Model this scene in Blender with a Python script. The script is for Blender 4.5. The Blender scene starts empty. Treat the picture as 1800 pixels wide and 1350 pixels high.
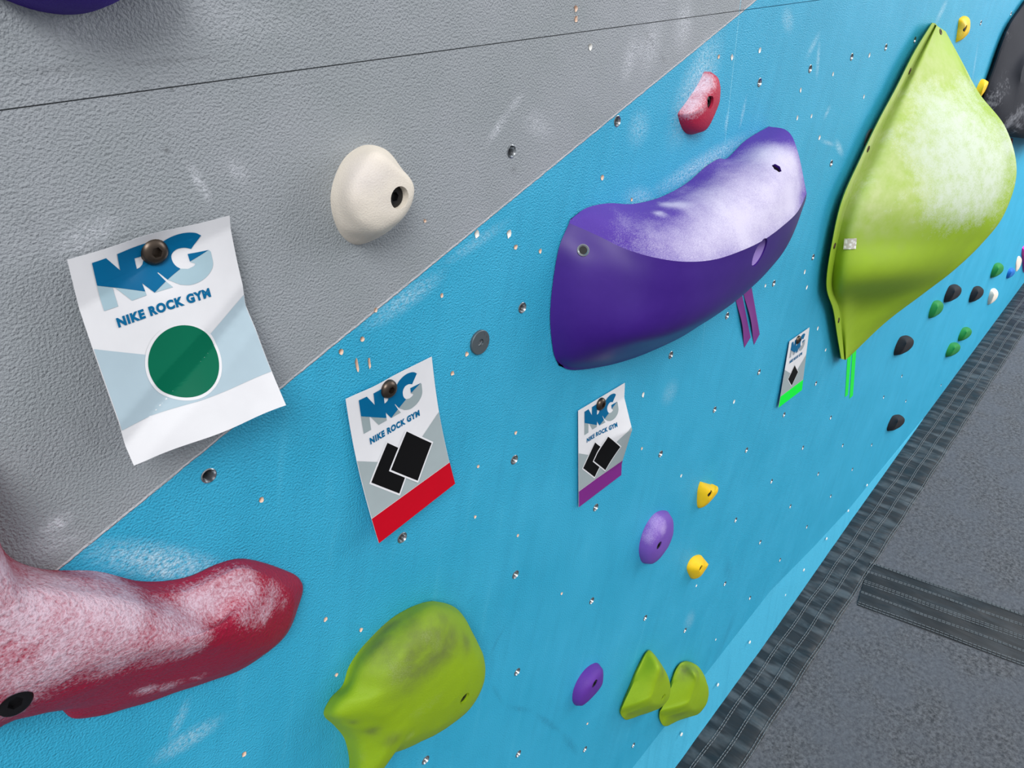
import bpy, bmesh, math, random
from mathutils import Vector, Matrix
from mathutils.bvhtree import BVHTree
import mathutils.geometry as mg
random.seed(7)
scene = bpy.context.scene
COL = scene.collection

# ------------------------------------------------------------------ camera
FPX = 1261.2                      # focal length in pixels of the 1800 x 1350 frame
D = 0.5                           # camera stands half a metre off the wall (wall face = plane y 0)
RW = ((0.67212236, -0.39090796, 0.62884219),    # world x,y,z axes in camera axes (right, down, forward)
      (-0.73966875, -0.31571532, 0.59431807),
      (-0.03378855, -0.86458938, -0.50134173))
CAM = Vector((0, -D, 0))
cd = bpy.data.cameras.new('camera'); cam = bpy.data.objects.new('camera', cd); COL.objects.link(cam)
cd.sensor_width = 36; cd.lens = FPX / 1800 * 36; cd.clip_start = 0.02; cd.clip_end = 60
cx = Vector((RW[0][0], RW[1][0], RW[2][0])); cy = -Vector((RW[0][1], RW[1][1], RW[2][1])); cz = -Vector((RW[0][2], RW[1][2], RW[2][2]))
cam.matrix_world = Matrix(((cx.x, cy.x, cz.x, CAM.x), (cx.y, cy.y, cz.y, CAM.y), (cx.z, cy.z, cz.z, CAM.z), (0, 0, 0, 1)))
scene.camera = cam

# ------------------------------------------------------------------ world, light, exposure
scene.view_settings.view_transform = 'Standard'
scene.view_settings.look = 'None'
scene.view_settings.gamma = 1
scene.view_settings.use_curve_mapping = False
scene.view_settings.exposure = 0.0
w = bpy.data.worlds.new('world'); scene.world = w; w.use_nodes = True
wn = w.node_tree.nodes; wl = w.node_tree.links
bg = wn['Background']; bg.inputs['Strength'].default_value = 0.95
tc = wn.new('ShaderNodeTexCoord'); sp = wn.new('ShaderNodeSeparateXYZ'); rp = wn.new('ShaderNodeValToRGB')
wl.new(tc.outputs['Generated'], sp.inputs[0]); wl.new(sp.outputs[2], rp.inputs[0]); wl.new(rp.outputs[0], bg.inputs['Color'])
rp.color_ramp.elements[0].position = 0.0; rp.color_ramp.elements[0].color = (0.45, 0.46, 0.48, 1)
rp.color_ramp.elements[1].position = 0.8; rp.color_ramp.elements[1].color = (1.0, 1.0, 1.0, 1)
sun = bpy.data.lights.new('skylight_sun', 'SUN'); sun.energy = 2.3; sun.angle = math.radians(26); sun.color = (1.0, 0.985, 0.96)
so = bpy.data.objects.new('skylight_sun', sun); COL.objects.link(so)
so.rotation_euler = Vector((0.50, 0.62, -0.72)).to_track_quat('-Z', 'Y').to_euler()

hl = bpy.data.lights.new('added_far_fill', 'AREA'); hl.energy = 95; hl.size = 2.5; hl.shape = 'SQUARE'  # unseen fill lamp, added to brighten the far right of the wall
ho = bpy.data.objects.new('added_far_fill', hl); COL.objects.link(ho); ho.location = (4.8, -2.0, 0.7)
ho.rotation_euler = (Vector((3.4, 0, -0.9)) - Vector(ho.location)).to_track_quat('-Z', 'Y').to_euler()

# ------------------------------------------------------------------ helpers
def ray(px, py):
    a = ((px - 900) / FPX, (py - 675) / FPX, 1.0)
    return Vector([RW[i][0] * a[0] + RW[i][1] * a[1] + RW[i][2] * a[2] for i in range(3)])
def on(px, py, out=0.0):          # the point out metres in front of the wall face
    r = ray(px, py); return CAM + r * ((D - out) / r.y)
FLOOR = -1.81
def s2l(c):
    return tuple((v / 255 / 12.92) if v <= 10 else ((v / 255 + 0.055) / 1.055) ** 2.4 for v in c) + (1,)

def link(name, me, parent=None, mat=None):
    if mat:
        for m in (mat if isinstance(mat, (list, tuple)) else [mat]): me.materials.append(m)
    o = bpy.data.objects.new(name, me); COL.objects.link(o)
    if parent: o.parent = parent
    return o
def mesh(verts, faces, smooth=True, angle=40, idx=None):
    me = bpy.data.meshes.new('m'); me.from_pydata([tuple(v) for v in verts], [], faces)
    if idx: me.polygons.foreach_set('material_index', idx)
    bm = bmesh.new(); bm.from_mesh(me); bmesh.ops.remove_doubles(bm, verts=bm.verts, dist=1e-6)
    bmesh.ops.recalc_face_normals(bm, faces=bm.faces); bm.to_mesh(me); bm.free()
    if smooth:
        me.polygons.foreach_set('use_smooth', [True] * len(me.polygons)); me.set_sharp_from_angle(angle=math.radians(angle))
    return me
def tag(o, label=None, cat=None, group=None, kind=None):
    if label: o['label'] = label
    if cat: o['category'] = cat
    if group: o['group'] = group
    if kind: o['kind'] = kind
    return o
def empty(name, loc):
    o = bpy.data.objects.new(name, None); COL.objects.link(o); o.location = loc; o.empty_display_size = 0.02; return o
def reparent(o, root):            # keep world coordinates of the mesh under a root that is only translated
    o.parent = root; o.location = Vector(o.location) - Vector(root.location); return o

def cr(p0, p1, p2, p3, t):
    t2 = t * t; t3 = t2 * t
    return 0.5 * ((2 * p1) + (-p0 + p2) * t + (2 * p0 - 5 * p1 + 4 * p2 - p3) * t2 + (-p0 + 3 * p1 - 3 * p2 + p3) * t3)
def spline(pts, n, closed=False):
    k = len(pts); out = []
    if closed:
        for i in range(n):
            f = i / n * k; a = int(f); t = f - a
            out.append(cr(pts[(a - 1) % k], pts[a % k], pts[(a + 1) % k], pts[(a + 2) % k], t))
    else:
        for i in range(n):
            f = i / (n - 1) * (k - 1); a = min(int(f), k - 2); t = f - a
            p0 = pts[a - 1] if a > 0 else pts[0] * 2 - pts[1]
            p3 = pts[a + 2] if a + 2 < k else pts[-1] * 2 - pts[-2]
            out.append(cr(p0, pts[a], pts[a + 1], p3, t))
    return out
def by_angle(pts, n):             # resample a closed outline by angle about its centre
    d = spline(pts, 360, True); c = sum(d, Vector((0, 0, 0))) / len(d)
    ang = [(math.atan2(p.x - c.x, p.z - c.z) % (2 * math.pi), p) for p in d]; ang.sort(key=lambda q: q[0])
    out = []
    for i in range(n):
        a = i / n * 2 * math.pi
        j = 0
        while j < len(ang) and ang[j][0] < a: j += 1
        q0 = ang[j - 1]; q1 = ang[j % len(ang)]
        a0 = q0[0] - (2 * math.pi if j == 0 else 0); a1 = q1[0] + (2 * math.pi if j == len(ang) else 0)
        t = (a - a0) / max(1e-9, a1 - a0); out.append(q0[1].lerp(q1[1], min(1, max(0, t))))
    return out

def stack(rows, closed, breaks=(), sub=5):
    """rows of points -> denser rows, splined across, with creases at break rows"""
    segs = []; cuts = [0] + [b for b in sorted(breaks)] + [len(rows) - 1]; res = []
    for a, b in zip(cuts[:-1], cuts[1:]):
        if a == b: continue
        part = rows[a:b + 1]; m = (len(part) - 1) * sub + 1
        cols = [spline([r[i] for r in part], m) for i in range(len(rows[0]))]
        new = [[c[j] for c in cols] for j in range(m)]
        res += new if not res else new[1:]
    return res
def skin(rows, closed, cap_first=True, cap_last=True, wrap=False):
    n = len(rows[0]); V = [p for r in rows for p in r]; F = []
    R = len(rows)
    for j in range(R if wrap else R - 1):
        for i in range(n if closed else n - 1):
            a = j * n + i; b = j * n + (i + 1) % n; j2 = (j + 1) % R
            F.append((a, b, j2 * n + (i + 1) % n, j2 * n + i))
    if closed:
        for flag, j in ((cap_first, 0), (cap_last, R - 1)):
            if flag:
                for t in mg.tessellate_polygon([[Vector((p.x, p.z, 0)) for p in rows[j]]]): F.append(tuple(j * n + i for i in t))
    elif wrap:
        for i in (0, n - 1):
            c = sum((rows[j][i] for j in range(R)), Vector((0, 0, 0))) / R; V.append(c); k = len(V) - 1
            F += [(j * n + i, ((j + 1) % R) * n + i, k) for j in range(R)]
    return V, F

def rings(spec, n=64, sub=5, breaks=()):
    """spec: [(out, [(px,py)..])..]: outlines of a hold at growing distance from the wall"""
    same = len({len(s[1]) for s in spec}) == 1
    rows = []
    for h, pts in spec:
        P = [on(x, y, (h[i] if isinstance(h, (list, tuple)) else h)) for i, (x, y) in enumerate(pts)]
        rows.append(spline(P, n, True) if same else by_angle(P, n))
    return skin(stack(rows, True, breaks, sub), True)

def dome(outline, H, apex, right=0.5, n=56, k=9, power=2.0, flat=0.0, twist=None):
    """hold whose visible outline is given; it bulges H off the wall towards apex.
    right: how much of H the outline has gained on its outward-leaning side"""
    # H > 1 is a bulge given as its apparent lean in pixels, turned here into metres off the wall
    if H > 1: t_ = D / ray(*apex).y; H = H * t_ / (0.594 * math.hypot(apex[0] + 669, apex[1] - 5))
    cxp = sum(p[0] for p in outline) / len(outline); cyp = sum(p[1] for p in outline) / len(outline)
    rad = max(math.hypot(p[0] - cxp, p[1] - cyp) for p in outline)
    vx, vy = cxp + 669, cyp - 5; L = math.hypot(vx, vy); vx /= L; vy /= L
    hs = []
    for (x, y) in outline:
        d = ((x - cxp) * vx + (y - cyp) * vy) / rad
        hs.append(H * right * max(0.0, min(1.0, d * 1.3)))
    P1 = [on(x, y, h) for (x, y), h in zip(outline, hs)]
    P0 = [Vector((p.x, 0, p.z)) for p in P1]
    r1 = spline(P1, n, True); r0 = spline(P0, n, True)
    for i in range(n):
        r0[i].y = 0; r1[i].y = min(r1[i].y, -0.0012)
    A = on(apex[0], apex[1], H)
    rows = [r0, r1]
    for j in range(1, k + 1):
        s = j / k
        g = (1 - flat) * s                       # how far in
        row = []
        for p in r1:
            h1 = -p.y; f = (1 - (1 - s) ** power) ** (1 / power)
            row.append(Vector((p.x + (A.x - p.x) * g, -(h1 + (H - h1) * f), p.z + (A.z - p.z) * g)))
        rows.append(row)
    return skin(rows, True)

def noise3(p, s):
    from mathutils import noise
    return noise.noise(p * s)
def roughen(V, amp, sc, keep_wall=True):
    return [Vector((p.x + noise3(p + Vector((9, 0, 0)), sc) * amp, min(0.0, p.y - noise3(p, sc) * amp * (1 if -p.y > 0.002 else 0)), p.z + noise3(p + Vector((0, 5, 0)), sc) * amp)) if -p.y > 0.001 else p for p in V]

def bvh(me): return BVHTree.FromPolygons([v.co for v in me.vertices], [p.vertices for p in me.polygons])
def cast(me, px, py):
    r = ray(px, py).normalized(); h = bvh(me).ray_cast(CAM, r)
    return (h[0], h[1]) if h[0] else (on(px, py, 0.01), Vector((0, -1, 0)))

def cyl(r0, r1, y0, y1, n=20, cap=(True, True)):
    """along y, from y0 to y1"""
    V = []; F = []
    for r, y in ((r0, y0), (r1, y1)):
        V += [Vector((r * math.cos(a * 2 * math.pi / n), y, r * math.sin(a * 2 * math.pi / n))) for a in range(n)]
    F = [(i, (i + 1) % n, n + (i + 1) % n, n + i) for i in range(n)]
    if cap[0]: F.append(tuple(range(n - 1, -1, -1)))
    if cap[1]: F.append(tuple(range(n, 2 * n)))
    return V, F
def join(parts):
    V = []; F = []
    for v, f in parts:
        o = len(V); V += v; F += [tuple(i + o for i in q) for q in f]
    return V, F
def lathe(prof, n=24, cap=True):
    """prof: [(r,y)..] about the y axis"""
    V = []; F = []
    for r, y in prof: V += [Vector((r * math.cos(a * 2 * math.pi / n), y, r * math.sin(a * 2 * math.pi / n))) for a in range(n)]
    for j in range(len(prof) - 1):
        F += [(j * n + i, j * n + (i + 1) % n, (j + 1) * n + (i + 1) % n, (j + 1) * n + i) for i in range(n)]
    if cap: F.append(tuple(range((len(prof) - 1) * n, len(prof) * n)))
    return V, F
def place(vf, loc, axis=None):
    """turn a -y facing shape so that it faces axis and move it to loc"""
    V, F = vf
    q = Vector((0, -1, 0)).rotation_difference(axis) if axis is not None else None
    return [(q @ v if q else v) + loc for v in V], F

def boolean(me, cutters):
    V, F = join(cutters)
    a = bpy.data.objects.new('a', me); b = bpy.data.objects.new('b', mesh(V, F, False))
    COL.objects.link(a); COL.objects.link(b)
    m = a.modifiers.new('b', 'BOOLEAN'); m.operation = 'DIFFERENCE'; m.solver = 'EXACT'; m.object = b
    dg = bpy.context.evaluated_depsgraph_get(); dg.update()
    res = bpy.data.meshes.new_from_object(a.evaluated_get(dg))
    bpy.data.objects.remove(a); bpy.data.objects.remove(b)
    return res

# ------------------------------------------------------------------ materials
class NT:
    def __init__(s, name):
        s.m = bpy.data.materials.new(name); s.m.use_nodes = True; s.t = s.m.node_tree; s.n = s.t.nodes
        s.b = s.n['Principled BSDF']; s.tc = s.n.new('ShaderNodeTexCoord').outputs['Object']
    def lk(s, a, b): s.t.links.new(a, b)
    def put(s, sock, v):
        if hasattr(v, 'is_output'): s.lk(v, sock)
        elif v is not None: sock.default_value = v
    def noise(s, scale, detail=2, vec=None, rough=0.5, dist=0.0):
        n = s.n.new('ShaderNodeTexNoise'); n.inputs['Scale'].default_value = scale; n.inputs['Detail'].default_value = detail
        n.inputs['Roughness'].default_value = rough; n.inputs['Distortion'].default_value = dist
        s.lk(vec or s.tc, n.inputs['Vector']); return n.outputs['Fac']
    def math(s, op, a, b=None, c=None, clamp=False):
        n = s.n.new('ShaderNodeMath'); n.operation = op; n.use_clamp = clamp
        s.put(n.inputs[0], a)
        if b is not None: s.put(n.inputs[1], b)
        if c is not None: s.put(n.inputs[2], c)
        return n.outputs[0]
    def rng(s, v, a, b, c=0.0, d=1.0, smooth=False):
        n = s.n.new('ShaderNodeMapRange'); n.clamp = True
        if smooth: n.interpolation_type = 'SMOOTHSTEP'
        s.put(n.inputs[0], v)
        for i, q in enumerate((a, b, c, d)): n.inputs[i + 1].default_value = q
        return n.outputs[0]
    def mix(s, f, a, b):
        n = s.n.new('ShaderNodeMix'); n.data_type = 'RGBA'
        s.put(n.inputs[0], f); s.put(n.inputs[6], a); s.put(n.inputs[7], b); return n.outputs[2]
    def map(s, loc=(0, 0, 0), rot=(0, 0, 0), sc=(1, 1, 1), kind='TEXTURE', vec=None):
        n = s.n.new('ShaderNodeMapping'); n.vector_type = kind
        n.inputs['Location'].default_value = loc; n.inputs['Rotation'].default_value = rot; n.inputs['Scale'].default_value = sc
        s.lk(vec or s.tc, n.inputs['Vector']); return n.outputs[0]
    def length(s, v):
        n = s.n.new('ShaderNodeVectorMath'); n.operation = 'LENGTH'; s.lk(v, n.inputs[0]); return n.outputs['Value']
    def bump(s, h, dist, strength=1.0, normal=None):
        n = s.n.new('ShaderNodeBump'); n.inputs['Distance'].default_value = dist; n.inputs['Strength'].default_value = strength
        s.lk(h, n.inputs['Height'])
        if normal: s.lk(normal, n.inputs['Normal'])
        return n.outputs[0]
    def done(s, color=None, rough=None, normal=None, metal=None, spec=None):
        s.put(s.b.inputs['Base Color'], color); s.put(s.b.inputs['Roughness'], rough)
        if normal: s.lk(normal, s.b.inputs['Normal'])
        if metal is not None: s.b.inputs['Metallic'].default_value = metal
        if spec is not None: s.b.inputs['Specular IOR Level'].default_value = spec
        return s.m
def plain(name, c, rough=0.6, metal=0.0, spec=0.5, bump=None):
    t = NT(name); nf = None
    if bump: nf = t.bump(t.noise(bump[0], 2), bump[1])
    v = t.noise(60, 2); col = t.mix(t.rng(v, 0.3, 0.7, 0, 0.12), s2l(c), s2l([x * 0.85 for x in c]))
    return t.done(col, rough, nf, metal, spec)

def hold_mat(name, c, chalk=(235, 230, 238), rough=0.7, grain=500, gd=0.0006, amount=1.0, dirt=None, spec=0.3, fine=900):
    """moulded polyurethane with chalk rubbed into the grain; the attribute chalk says where"""
    t = NT(name)
    a = t.n.new('ShaderNodeAttribute'); a.attribute_name = 'chalk'; ch = a.outputs['Fac']
    a2 = t.n.new('ShaderNodeAttribute'); a2.attribute_name = 'dirt'; di = a2.outputs['Fac']
    g = t.noise(grain, 3, rough=0.6)
    f = t.noise(fine, 2, rough=0.7)
    big = t.noise(35, 4, rough=0.6)
    base = t.mix(t.rng(big, 0.3, 0.7, 0, 0.25), s2l(c), s2l([x * 0.86 for x in c]))
    if dirt: base = t.mix(t.math('MULTIPLY', di, t.rng(big, 0.25, 0.65, 0.3, 1.0)), base, s2l(dirt))
    v = t.math('ADD', ch, t.math('MULTIPLY', t.math('SUBTRACT', f, 0.5), 0.7))
    v = t.math('ADD', v, t.math('MULTIPLY', t.math('SUBTRACT', g, 0.5), 0.9))
    v = t.math('ADD', v, t.math('MULTIPLY', t.math('SUBTRACT', big, 0.5), 0.7))
    m = t.math('MULTIPLY', t.rng(v, 0.28, 1.05), t.rng(ch, 0.02, 0.25, 0.0, amount))
    return t.done(t.mix(m, base, s2l(chalk)), rough, t.bump(g, gd), spec=spec)
def paint_attr(me, blobs, attr='chalk'):
    """blobs: (px,py,radius m,strength[,stretch]) spots on the hold's skin, worn on by hands"""
    B = bvh(me); cs = []
    for b in blobs:
        h = B.ray_cast(CAM, ray(b[0], b[1]).normalized())
        if h[0]: cs.append((h[0], b[2], b[3]))
    at = me.attributes.new(attr, 'FLOAT', 'POINT'); vals = []
    for v in me.vertices:
        q = 1.0
        for c, r, s in cs:
            d = (v.co - c).length / r
            if d < 1.6: q *= 1 - s * math.exp(-d * d * 1.6)
        vals.append(1 - q)
    at.data.foreach_set('value', vals)

black_steel = plain('blackened_steel', (84, 74, 66), 0.34, 0.85)
recess_steel = plain('dark_recessed_bolt', (26, 26, 29), 0.32, 0.4)
dark_hole = plain('dark_bore', (10, 10, 11), 0.7)
zinc = plain('zinc_steel', (150, 155, 160), 0.25, 0.9)
wood = plain('raw_plywood', (222, 196, 178), 0.9)
white_chip = plain('primer_white', (225, 225, 222), 0.8)

# ------------------------------------------------------------------ wall
def wall_material(baked_light=False):
    t = NT('kick_paint_baked_light' if baked_light else 'textured_wall_paint')
    s = t.n.new('ShaderNodeSeparateXYZ'); t.lk(t.tc, s.inputs[0]); X, Z = s.outputs[0], s.outputs[2]
    line = t.math('ADD', t.math('MULTIPLY', X, 0.3125), -0.376)
    wob = t.math('MULTIPLY', t.math('SUBTRACT', t.noise(90, 2), 0.5), 0.002)
    d = t.math('ADD', t.math('SUBTRACT', Z, line), wob)           # > 0: grey
    isg = t.rng(d, -0.0003, 0.0003)
    cloud = t.noise(7, 4, rough=0.6)
    vert = t.noise(14, 5, vec=t.map(rot=(0, math.radians(18), 0), sc=(0.35, 1, 3.2)), rough=0.65)
    grey = t.mix(t.rng(cloud, 0.35, 0.7), s2l((141, 148, 153)), s2l((151, 156, 163)))
    blue = t.mix(t.rng(cloud, 0.3, 0.7), s2l((42, 158, 196)), s2l((54, 167, 206)))
    if baked_light: blue = s2l((72, 178, 215))  # stronger light on the tilted kick board is put into its blue
    blue = t.mix(t.rng(vert, 0.5, 0.8, 0, 0.35), blue, s2l((34, 134, 172)))
    blue = t.mix(t.rng(vert, 0.2, 0.42, 0.3, 0), blue, s2l((92, 190, 222)))
    col = t.mix(isg, blue, grey)
    # dark scuffs and white chalk marks left by shoes and hands: (x0,y0,x1,y1,width,strength)
    def streaks(lst, sc1, lo, hi):
        tot = None
        br = t.noise(sc1, 5, rough=0.75); br = t.rng(br, lo, hi)
        for (x0, y0, x1, y1, wd, st) in lst:
            a = on(x0, y0); b = on(x1, y1); c = (a + b) / 2; dv = b - a
            ang = math.atan2(-dv.z, dv.x)
            v = t.map(loc=(c.x, 0, c.z), rot=(0, ang, 0), sc=(max(wd, dv.length / 2 + wd), 1, wd))
            q = t.rng(t.length(v), 1.0, 0.0, 0, st, True)
            tot = q if tot is None else t.math('MAXIMUM', tot, q)
        return t.math('MULTIPLY', tot, br)
    chalk = streaks([(1195, 215, 1252, 95, .05, 1.3), (1225, 120, 1245, 90, .03, .9), (150, 965, 390, 1005, .020, 1.3), (240, 1000, 330, 1008, .010, 1.4),
                     (280, 1330, 380, 1270, .016, .9), (300, 1300, 330, 1230, .008, .6), (895, 195, 855, 255, .008, .8), (920, 165, 890, 200, .008, .5),
                     (330, 285, 370, 355, .006, .9), (410, 290, 425, 310, .010, .5), (110, 440, 200, 390, .014, .6), (60, 40, 190, 60, .02, .35),
                     (85, 930, 110, 915, .010, 1.2), (60, 960, 130, 950, .016, .6), (640, 575, 780, 480, .016, .8), (770, 470, 900, 385, .010, .5),
                     (1130, 350, 1330, 232, .022, 1.2), (1100, 345, 1150, 350, .02, .7), (1280, 195, 1275, 230, .007, .9), (1312, 170, 1300, 225, .007, .9),
                     (1440, 246, 1470, 256, .006, .9), (1468, 248, 1482, 272, .012, 1.1), (1450, 205, 1458, 190, .01, .9), (1440, 60, 1418, 100, .012, .8), (1440, 70, 1436, 140, .010, .9),
                     (1380, 25, 1390, 45, .02, .7), (1665, 2, 1645, 38, .02, .9), (1720, 70, 1708, 150, .012, .6), (930, 210, 960, 230, .02, .5),
                     (1100, 130, 1115, 75, .02, .7), (1200, 60, 1205, 20, .03, .7), (1130, 80, 1122, 95, .02, .5), (1580, 160, 1560, 200, .05, .35),
                     (265, 30, 560, 45, .02, .25), (1180, 690, 1175, 690, .03, .5), (1210, 1085, 1215, 1095, .03, .5), (1125, 225, 1120, 225, .03, .6), (1150, 60, 1140, 100, .03, .6), (1540, 230, 1530, 260, .04, .4)], 240, 0.38, 0.68)
    dark = streaks([(0, 130, 180, 117, .004, 1.0), (170, 118, 430, 96, .003, .8), (1128, 48, 1158, 92, .006, .9), (1158, 92, 1172, 112, .006, .8),
                    (893, 1090, 857, 1160, .006, .7), (862, 1200, 885, 1240, .006, .8), (885, 1240, 940, 1252, .007, .9), (935, 1250, 990, 1290, .009, 1.0),
                    (985, 1285, 1020, 1330, .012, 1.0), (820, 1062, 832, 1048, .004, .7), (1275, 985, 1285, 1020, .03, .7), (560, 20, 590, 50, .004, .5),
                    (900, 298, 905, 302, .006, 1.0), (120, 720, 190, 790, .012, .4), (1283, 205, 1272, 250, .004, .8), (290, 262, 297, 266, .0035, 2.2), (301, 155, 304, 158, .002, 2.2), (297, 237, 298, 238, .002, 1.5), (40, 380, 60, 400, .01, .4), (1270, 500, 1290, 560, .03, .5), (1300, 1060, 1250, 1180, .04, .5), (1400, 980, 1340, 1060, .03, .4)], 160, 0.35, 0.6)
    col = t.mix(t.math('MULTIPLY', dark, 0.42), col, t.mix(isg, s2l((18, 90, 125)), s2l((85, 88, 92))))
    col = t.mix(t.math('MULTIPLY', chalk, 0.82), col, t.mix(isg, s2l((190, 222, 238)), s2l((222, 225, 235))))
    # pale paint ridge along the colour edge, and a hairline vertical joint in the panels
    rid = t.rng(t.math('ABSOLUTE', t.math('SUBTRACT', d, 0.0012)), 0.0013, 0.0007)
    rid = t.math('MULTIPLY', rid, t.rng(t.noise(55, 3), 0.35, 0.5, 0.45, 0.9))
    col = t.mix(rid, col, s2l((198, 198, 203)))
    xv = on(1280, 200).x
    hv = t.math('MULTIPLY', t.rng(t.math('ABSOLUTE', t.math('SUBTRACT', X, xv)), 0.0014, 0.0006), t.rng(Z, -0.6, -0.45, 0, 0.6))
    col = t.mix(hv, col, s2l((120, 195, 220)))
    g1 = t.noise(520, 1.5, rough=0.5, dist=0.1)
    n = t.bump(t.math('ADD', g1, t.math('MULTIPLY', rid, 0.6)), 0.0015, 1.0)
    n = t.bump(t.noise(22, 2), 0.0008, 0.6, n)
    return t.done(col, t.rng(g1, 0.3, 0.7, 0.5, 0.62), n, spec=0.35)
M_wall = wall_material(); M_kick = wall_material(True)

nuts = [ # px, py, label, group
 (367, 836, 'large steel threaded insert in the blue wall just under the green-circle card'),
 (899, 266, 'steel threaded insert in the grey wall, right of the cream hold'),
 (1085, 213, 'steel threaded insert at the blue edge, left of the small red hold'),
 (918, 541, 'steel threaded insert beside the left edge of the big purple volume'),
 (904, 808, 'steel threaded insert right of the red-striped card, halfway to the purple-striped card'),
 (707, 945, 'steel threaded insert below the bottom edge of the red-striped card'),
 (906, 1010, 'steel threaded insert above and right of the big lime hold, in clean blue wall'),
 (909, 1181, 'steel threaded insert just right of the widest part of the big lime hold'),
 (911, 1325, 'steel threaded insert at the bottom frame edge, right of the lime hold tip'),
 (748, 1336, 'steel threaded insert under the lime hold at the bottom of the photo'),
 (1040, 1056, 'steel threaded insert between the chalky purple oval hold and the plain purple oval hold'),
 (1047, 892, 'steel threaded insert just below the purple-striped card'),
 (1161, 798, 'steel threaded insert between the purple-striped card and the larger yellow hold'),
 (1256, 720, 'steel threaded insert midway between the purple-striped card and the green-striped card'),
 (1179, 624, 'steel threaded insert just under the belly of the purple volume'),
 (1335, 145, 'steel threaded insert in the upper blue wall, right of the red hold'),
 (1424, 121, 'dark slotted steel insert, leftmost of the row above the green volume'),
 (1497, 100, 'dark slotted steel insert, second of the row climbing to the green volume tip'),
 (1557, 83, 'dark slotted steel insert, third of the row climbing to the green volume tip'),
 (1608, 70, 'dark slotted steel insert touching the upper left edge of the green volume'),
 (1461, 287, 'steel threaded insert between the purple volume and the green volume'),
 (1278, 555, 'steel threaded insert left of the two purple tape strips'),
 (1360, 498, 'steel threaded insert right of the purple tape strips, under the volume end'),
 (1429, 452, 'steel threaded insert near the left corner of the green volume'),
 (1334, 654, 'steel threaded insert left of the green-striped card'),
 (1378, 729, 'steel threaded insert just below the green-striped card'),
 (1434, 674, 'steel threaded insert between the green-striped card and the green tape'),
 (1312, 791, 'steel threaded insert above and right of the larger yellow hold'),
 (1134, 1086, 'steel threaded insert above the left one of the lime pair of holds'),
 (1204, 1108, 'steel threaded insert above the right one of the lime pair of holds'),
 (1274, 1026, 'steel threaded insert right of the lower yellow hold, on a dark scuff'),
 (1358, 1084, 'steel threaded insert in the bright kick board, at the mat edge'),
 (1113, 1310, 'steel threaded insert under the left one of the lime pair of holds'),
 (1028, 1317, 'steel threaded insert at the bottom of the photo under the plain purple oval hold'),
]
far_nuts = [(1411, 787), (1460, 734), (1481, 783), (1356, 846), (1438, 833), (1293, 914), (1336, 953), (1371, 984), (1318, 1051), (1389, 890), (1418, 926),
            (1532, 782), (1498, 825), (1460, 872), (1553, 698), (1585, 661), (1654, 677), (1592, 705)]
hi_nuts = [(1724, 40), (1777, 24)]
screws = [(637, 596, 1), (599, 618, 1.1), (660, 545, .8), (776, 519, .9), (838, 411, 1.5), (894, 411, 1.3), (906, 434, 1.1), (949, 441, 1), (795, 656, 1), (820, 622, 1),
          (1058, 312, 1.1), (1110, 351, 1), (906, 761, 1), (840, 820, .8), (835, 908, .8), (910, 941, .9), (459, 878, .9), (572, 1088, 1), (634, 1107, 1), (591, 1186, .9),
          (429, 1326, 1.1), (1263, 100, 1), (1286, 100, 1.4), (1335, 88, 1.5), (1407, 158, 1.4), (1464, 130, 1.4), (1401, 207, 1.3), (1426, 204, 1.3), (1440, 242, 1.7), (1012, 15, 1.1),
          (1012, 33, 1.1), (1037, 82, 1.5), (1130, 694, 1.6), (1128, 788, 1.1), (1197, 836, 1.3), (987, 1043, 1), (1258, 1124, 1.4), (1224, 1029, 1.3), (1290, 706, 1.5), (1345, 502, 1.3),
          (1414, 478, 1.7), (1418, 505, 1.7), (1437, 577, 1.7), (1451, 615, 1.7), (1518, 170, 1.5), (1528, 97, 1.6), (1391, 1075 - 40, .1), (1032, 1272, 1.1), (746, 388, .7), (627, 640, 1.15), (649, 638, 1.0)]
screws = [s for s in screws if s[2] > .3]
def nut_r(px): return 0.0058
HOLES = []; hole_parts = []
for q in [n[:2] for n in nuts] + far_nuts + hi_nuts:
    p = on(*q); HOLES.append(place(cyl(0.0062, 0.0062, -0.01, 0.021, 16), p))
def chip(px, py, s, stretch=1.0):
    p = on(px, py); n = 9; rnd = random.Random(int(px * 7 + py)); R = 0.0022 * s
    prof = [R * rnd.uniform(0.75, 1.25) for _ in range(n)]
    tall = 2.6 if (px, py) in ((627, 640), (649, 638)) else (1.6 if (px, py) == (894, 411) else 1.15)
    wid = 0.55 if (px, py) in ((627, 640), (649, 638)) else 1.0
    def ringp(f, y): return [Vector((p.x + prof[i] * wid * f * math.cos(i * 2 * math.pi / n), y, p.z + tall * prof[i] * f * math.sin(i * 2 * math.pi / n))) for i in range(n)]
    return p, ringp, n
for s in screws:
    p, rg, n = chip(*s)
    V = rg(1, -0.01) + rg(1, 0.012)
    HOLES.append((V, [(i, (i + 1) % n, n + (i + 1) % n, n + i) for i in range(n)] + [tuple(range(n - 1, -1, -1)), tuple(range(n, 2 * n))]))
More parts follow.
